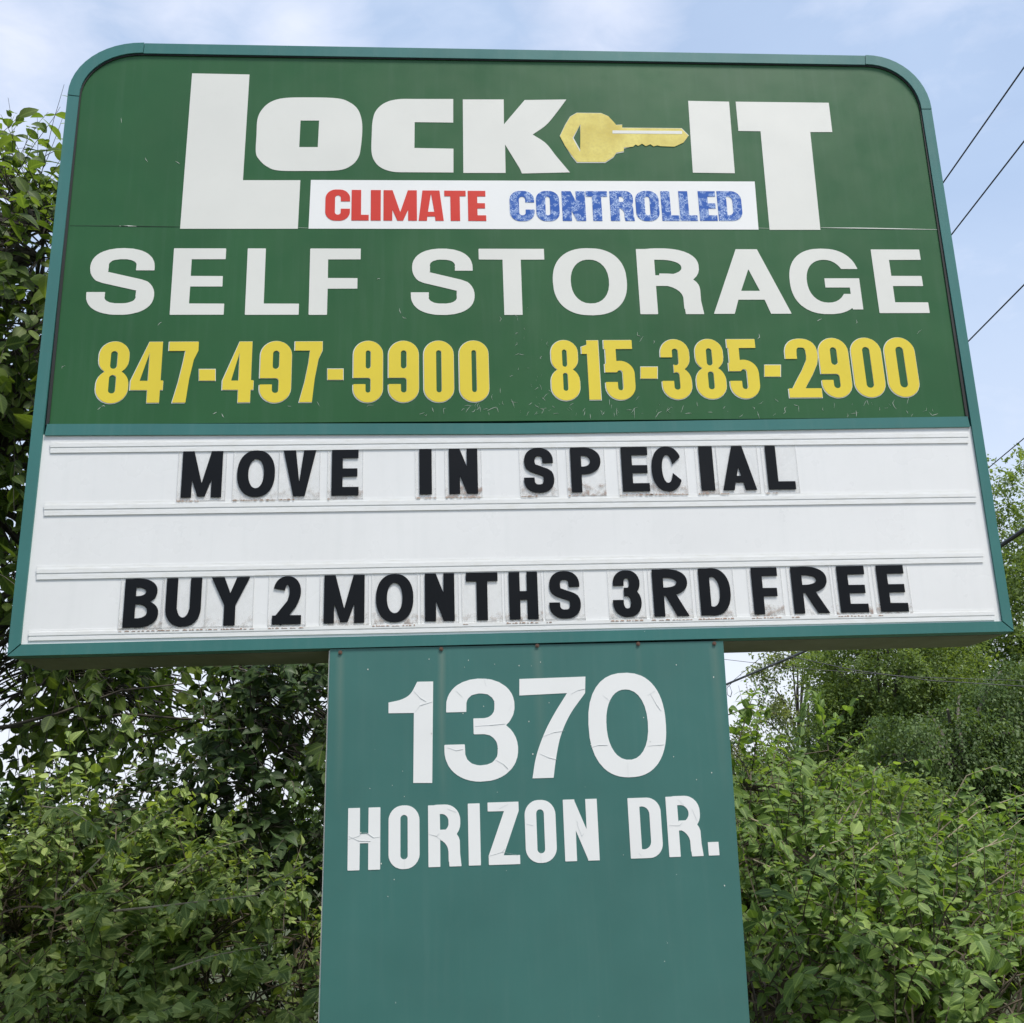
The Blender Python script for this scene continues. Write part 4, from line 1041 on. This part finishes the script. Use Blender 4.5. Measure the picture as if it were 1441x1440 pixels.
plant('honeysuckle_shrub', 'tall tangled green shrub right of the sign pillar with arching bare stems', 'shrub', (1.55, 2.1, 0),
      [(A(1080, 1150, 2.2), (.34, .4, .20), 1.1), (A(1160, 1275, 2.1), (.5, .4, .22), 1.3), (A(1270, 1350, 1.9), (.75, .45, .34), 2.4), (A(1445, 1285, 1.8), (.36, .4, .26), 1.4), (A(1130, 1330, 1.7), (.5, .45, .42), 1.5), (A(1250, 1450, 1.7), (.9, .5, .42), 1.7)],
      1150, 8, .056, LH, nstem=36, spacing=.030, up=.5, droop=.7, shoot_len=(.2, .55),
      extra=[([A(1300, 1190, 1.5), A(1345, 1150, 1.45), A(1385, 1120, 1.4)], 0.0054), ([A(1315, 1175, 1.5), A(1360, 1092, 1.45), A(1400, 1078, 1.4), A(1436, 1092, 1.35)], 0.0040),
             ([A(1262, 1160, 1.2), A(1272, 1125, 1.2), A(1288, 1094, 1.2)], 0.0042), ([A(1180, 1160, 1.3), A(1200, 1128, 1.3), A(1222, 1112, 1.3)], 0.0045), ([A(1196, 1162, 1.2), A(1208, 1140, 1.2), A(1214, 1126, 1.2)], 0.0043),
             ([A(1218, 1220, 1.3), A(1224, 1150, 1.35), A(1230, 1085, 1.35), A(1240, 1072, 1.35)], 0.0040), ([A(1015, 1010, 1.6), A(1050, 996, 1.5), A(1092, 1004, 1.45)], 0.0030), ([A(1345, 1290, 1.3), A(1400, 1240, 1.25), A(1450, 1210, 1.2)], 0.0065), ([A(1060, 1210, 1.4), A(1095, 1225, 1.35), A(1130, 1260, 1.3)], 0.0040),
             ([A(1180, 1250, 1.1), A(1165, 1300, 1.1), A(1155, 1345, 1.1)], 0.0047), ([A(1320, 1190, 1.3), A(1380, 1140, 1.3), A(1441, 1118, 1.3)], 0.0043), ([A(1120, 1235, 1.1), A(1122, 1270, 1.1), A(1120, 1310, 1.1)], 0.0045), ([A(1075, 1275, 1.2), A(1090, 1300, 1.2), A(1107, 1332, 1.2)], 0.0045), ([A(1140, 1210, 1.2), A(1160, 1190, 1.2), A(1185, 1182, 1.2)], 0.0050),
             ([A(1050, 1150, 1.4), A(1090, 1165, 1.35), A(1115, 1210, 1.35)], 0.0045), ([A(1340, 1220, 1.2), A(1380, 1195, 1.2), A(1420, 1180, 1.2)], 0.0045), ([A(1360, 1210, 1.25), A(1400, 1185, 1.25), A(1441, 1150, 1.25)], 0.0045), ([A(1426, 1441, .8), A(1432, 1425, .8), A(1445, 1405, .8)], 0.0047), ([A(1290, 1360, .95), A(1330, 1310, 1.0), A(1380, 1270, 1.0)], 0.0045), ([A(1215, 1205, 1.2), A(1245, 1180, 1.2), A(1262, 1172, 1.2)], 0.0045)])
plant('honeysuckle_shrub', 'low shrub filling the lower right corner of the view, in front of the tangled one', 'shrub', (2.3, 1.1, 0),
      [(A(1400, 1430, .9), (.5, .4, .36), 1.3), (A(1180, 1450, 1.0), (.5, .4, .33), 1.0)], 480, 21, .060, LH, nstem=14, spacing=.032, up=.4, droop=.6, shoot_len=(.2, .5))
plant('honeysuckle_shrub', 'shaded shrub hidden behind the pillar, between the two thickets', 'shrub', (.7, 3.4, 0),
      [(A(700, 1200, 3.4), (1.1, .5, .55), 1), (A(1250, 1330, 3.3), (1.4, .5, .5), 1.3), (A(300, 1350, 3.4), (1.8, .5, .45), 1.3)], 300, 31, .095, LH, nstem=12, spacing=.045, up=.3, droop=.6, ind=0)

# ---- distant trees: crowns of small leaf sprays round real limbs
def far_tree(name, label, base, blobs, n, seed, leaf, mats, spray=22, group='trees beyond the sign', hang=.6, nb=14, tr=.22, fill=.4):
    rg = np.random.default_rng(seed); root = empty(name, base); tag(root, label, 'tree', group)
    base = np.array(base, float); c0 = np.array(blobs[0][0])
    t = np.linspace(0, 1, 8)[:, None]; top = np.array([c0[0], c0[1], c0[2]-blobs[0][1][2]*.2])
    MB().tube(base*(1-t)+top*t-np.array([0, 0, .1]), np.linspace(tr, tr*.4, 8), 9).build('trunk', mats['bark'], root)
    wts = np.array([b[1][0]*b[1][2]*b[2] for b in blobs]); wts /= wts.sum()
    br = MB()
    for i in range(nb*len(blobs)):
        b = blobs[i % len(blobs)]; u = rand_unit(rg, 1)[0]; e = np.array(b[0])+u*np.array(b[1])*.9
        s0 = base*(1-.6)+top*.6; s0 = s0*.5+np.array([base[0], base[1], b[0][2]-b[1][2]*.5])*.5
        tt = np.linspace(0, 1, 7)[:, None]; m_ = (s0+e)/2+np.array([0, 0, .4]); P = (1-tt)**2*s0+2*tt*(1-tt)*m_+tt*tt*e
        br.tube(P, np.linspace(tr*.3, .02, 7), 5)
    br.build('limbs', mats['bark'], root)['kind'] = 'stuff'
    bi = rg.choice(len(blobs), n, p=wts); u = rand_unit(rg, n); rad = (rg.uniform(fill, 1.0, n))**.5
    cc = np.array([b[0] for b in blobs])[bi]; rr = np.array([b[1] for b in blobs])[bi]
    lump = 1+.22*np.sin(u[:, 0]*7+seed)*np.cos(u[:, 2]*8+seed*2)+.08*np.sin(u[:, 1]*15+u[:, 2]*13)
    p = cc+u*rr*(rad*lump)[:, None]
    K_ = max(8, n//28); pick = rg.integers(0, K_, n); near = rg.random(n) < .78     # sprays gather in boughs
    q_ = p[:K_][pick]+rg.normal(size=(n, 3))*rr[:K_][pick]*np.array([.13, .13, .075]); p = np.where(near[:, None], q_, p); u = (p-cc)/rr
    u = np.where(near[:, None], (q_-cc[:K_][pick])/rr[:K_][pick], u); u /= np.linalg.norm(u, axis=1)[:, None]+1e-9
    d = u*.7+rg.normal(size=(n, 3))*.4+np.array([0, 0, -hang*.3]); d /= np.linalg.norm(d, axis=1)[:, None]
    k = np.arange(spray)/spray; Ls = leaf*rg.uniform(3.5, 7, n)
    pos = p[:, None]+d[:, None]*(k[None, :, None]*Ls[:, None, None])+np.array([0, 0, -1.])*(hang*k[None, :, None]**2*Ls[:, None, None])+rg.normal(size=(n, spray, 3))*leaf*.55
    D = d[:, None]*.7+rg.normal(size=(n, spray, 3))*.75+np.array([0, 0, -hang*.5]); Nn = np.array([0, 0, 1.])+rg.normal(size=(n, spray, 3))*.5+u[:, None]*.4
    rnd = np.clip(rg.normal(.45, .13, n)[:, None]+rg.normal(size=(n, spray))*.1, 0, .95)
    S_ = leaf*rg.uniform(.6, 1.25, (n, spray))
    me = leaf_mesh('crown', pos.reshape(-1, 3), D.reshape(-1, 3), Nn.reshape(-1, 3), S_.reshape(-1), rnd.reshape(-1), QUAD)
    link('crown', me, root, mats['leaf']); print(name, n*spray); return root
def farset(key, dark, mid, lite, trans=.35, bk=((.05, .045, .035), (.14, .12, .10))):
    return dict(leaf=leaf_mat(key, dark, mid, lite, trans, .55, vein=False), bark=bark(key+'_bark', *bk, 12))
F1 = farset('bright_tree_leaf', (.075, .122, .034), (.138, .200, .056), (.25, .31, .10), .4)
F2 = farset('dark_tree_leaf', (.050, .085, .026), (.090, .145, .040), (.16, .22, .07), .3)
F3 = farset('pale_tree_leaf', (.10, .135, .055), (.16, .20, .085), (.25, .28, .13), .4)
def gnd(px, Y): p = at(px, 1166, Y); return (p[0], p[1], 0)
far_tree('tree', 'big bright green tree rising at the right edge, behind the sign', gnd(1500, 21), [(A(1520, 925, 21), (4.4, 3.5, 4.3), 1), (A(1400, 1010, 20), (3.2, 2.5, 2.2), .8), (A(1610, 1000, 20), (3.5, 3, 3.5), .6)], 8000, 1, .105, F1)
far_tree('tree', 'yellow green tree seen just under the sign cabinet, right of the pale tree', gnd(1250, 18), [(A(1255, 960, 18), (1.45, 1.5, 1.25), 1), (A(1260, 1060, 18), (1.7, 1.5, 1.2), 1)], 6000, 2, .066, F1)
far_tree('tree', 'dark green tree with drooping sprays in front of the bright one at right', gnd(1370, 14.5), [(A(1330, 1045, 14.5), (1.2, 1.2, .62), 1), (A(1430, 1000, 15), (1.1, 1.0, .8), 1.2), (A(1280, 1130, 14.5), (1.2, 1, .5), 1), (A(1490, 1090, 14), (1.3, 1, .8), 1)], 4600, 3, .070, F2, hang=1.5, fill=.15)
far_tree('tree', 'pale thin tree with open twiggy crown beside the sign pillar', gnd(1130, 24), [(A(1135, 970, 24), (.95, .9, 1.3), 1), (A(1100, 1050, 24), (1.1, .9, 1.0), 1), (A(1060, 1100, 24), (1.2,   .9, .8), 1)], 1100, 4, .10, F3, spray=16, hang=.2, nb=16, tr=.09)
far_tree('tree', 'mid green tree low behind the tangled shrub and pillar', gnd(1050, 12), [(A(1040, 1160, 12), (1.2, 1, .7), 1), (A(1180, 1170, 11), (1.3, 1, .6), 1)], 1800, 6, .07, F1)
# woods round the horizon
def woods(name, ring, n, seed, mats, hmax=5.5, leaf=.5):
    rg = np.random.default_rng(seed); a0, a1, r0, r1 = ring
    ang = rg.uniform(R(a0), R(a1), n); rad = rg.uniform(r0, r1, n)
    hh = hmax*(.72+.2*np.sin(ang*17+seed)+.12*np.sin(ang*41)+.06*np.sin(ang*97))
    z = hh*rg.uniform(0, 1, n)**.8
    p = np.stack([np.sin(ang)*rad, np.cos(ang)*rad, z], 1)
    D = rg.normal(size=(n, 3)); Nn = rg.normal(size=(n, 3))+np.array([0, 0, .8])
    me = leaf_mesh(name, p, D, Nn, leaf*rg.uniform(.6, 1.3, n), np.clip(rg.normal(.4, .2, n), 0, .95), QUAD)
    return tag(link(name, me, None, mats['leaf']), kind='stuff')
tag(woods('distant_woods', (-80, 80, 55, 62), 30000, 9, F2, 5.0, .55), 'low line of far dark woods beyond the shrubs', 'woods')
tag(woods('roadside_woods', (120, 240, 20, 24), 40000, 10, F1, 7.5, .4), 'woods across the road that the glossy sign face mirrors', 'woods')

# ------------------------------------------------------------------ overhead cables
VX, VY = 674, 1187
dv = FWD+RIGHT*((VX-720.5)/F_PX)+UP*((720-VY)/F_PX); dh = np.array([dv[0], dv[1], 0]); dh /= np.linalg.norm(dh); nh = np.array([dh[1], -dh[0], 0])
def on_lane(px, py, off):
    d = FWD+RIGHT*((px-720.5)/F_PX)+UP*((720-py)/F_PX); return CAM+d*(off/(d@nh))
def cable(name, label, pts, off, r, mat, far=70, near=25):
    P = [on_lane(px, py, off) for px, py in pts]; P.sort(key=lambda p: p@dh)
    s = np.array([p@dh for p in P]); z = np.array([p[2] for p in P])
    if len(P) > 2: c_ = np.polyfit(s, z, 2); c_[0] = max(c_[0], 0.0005)
    else: sl = (z[1]-z[0])/(s[1]-s[0]); c_ = [0, sl, z[0]-sl*s[0]]
    ss = np.linspace(-near, far, 60); zz = np.polyval(c_, ss)
    if len(P) > 2: zz = np.polyval(c_, np.clip(ss, -near, far))
    zz = np.clip(zz, 3.0, 30)
    lat = P[0]@nh
    Q = ss[:, None]*dh+lat*nh+np.stack([0*zz, 0*zz, zz], 1)
    tag(MB().tube(Q, r, 6).build(name, mat), label, 'cable', 'overhead cables right of the sign')
cable('overhead_cable', 'highest thin overhead cable right of the sign, meeting its upper right edge', [(1328, 256), (1441, 95)], 5.2, .0085, M['wire'])
cable('overhead_cable', 'second thin overhead cable from the top, right of the sign', [(1340, 329), (1441, 199)], 5.6, .0085, M['wire'])
cable('overhead_cable', 'third thin overhead cable down, level with the phone numbers', [(1365, 478), (1441, 401)], 6.0, .0085, M['wire'])
cable('overhead_cable', 'faint thin cable crossing the top of the bright tree', [(1393, 657), (1441, 617)], 6.2, .006, M['wire'])
def poly_cable(name, label, P, r, mat):
    P = np.array(P, float); n = 40; t = np.linspace(0, len(P)-1, n)
    # smooth quadratic through the points
    c_ = [np.polyfit(np.arange(len(P)), P[:, k], min(2, len(P)-1)) for k in range(3)]
    Q = np.stack([np.polyval(c_[k], t) for k in range(3)], 1)
    return tag(MB().tube(Q, r, 6).build(name, mat), label, 'cable', 'overhead cables right of the sign')
LN_ = 6.0
tc_pts = [(900, 1011), (1025, 962), (1125, 920), (1250, 859), (1410, 767), (1441, 746), (1560, 655)]
Q = np.array([on_lane(px, py, LN_) for px, py in tc_pts])
cab = MB().tube(Q, .026, 8).build('service_cable', M['wire']); tag(cab, 'thick black service cable slanting behind the lower right of the sign', 'cable')
c1 = on_lane(1027, 961, LN_)
lp = [on_lane(*p, LN_) for p in ((1029, 962), (1023, 968), (1024, 978), (1028, 981), (1030, 974), (1027, 966))]
MB().tube(lp, .009, 5).build('cable_clamp_loop', M['wire_grey'], cab)
for nm, pts, m_, r in (('thin span wire nearly level, first under the cabinet at right', [(700, 880), (1019, 928), (1130, 941), (1290, 953), (1441, 958), (1600, 958)], M['wire_grey'], .004),
                       ('thin span wire slanting down over the trees, second under the cabinet', [(900, 865), (1090, 919), (1200, 943), (1310, 958), (1441, 966), (1600, 970)], M['wire_grey'], .0065)):
    P = [at(x, y, 11.5+.002*(x-1000)) for x, y in pts]
    tag(MB().tube(P, r, 5).build('span_wire', m_), nm, 'cable', 'thin span wires under the cabinet')

#print('TRIS', sum(sum(len(p.vertices)-2 for p in o.data.polygons) for o in scn.objects if o.type == 'MESH'))
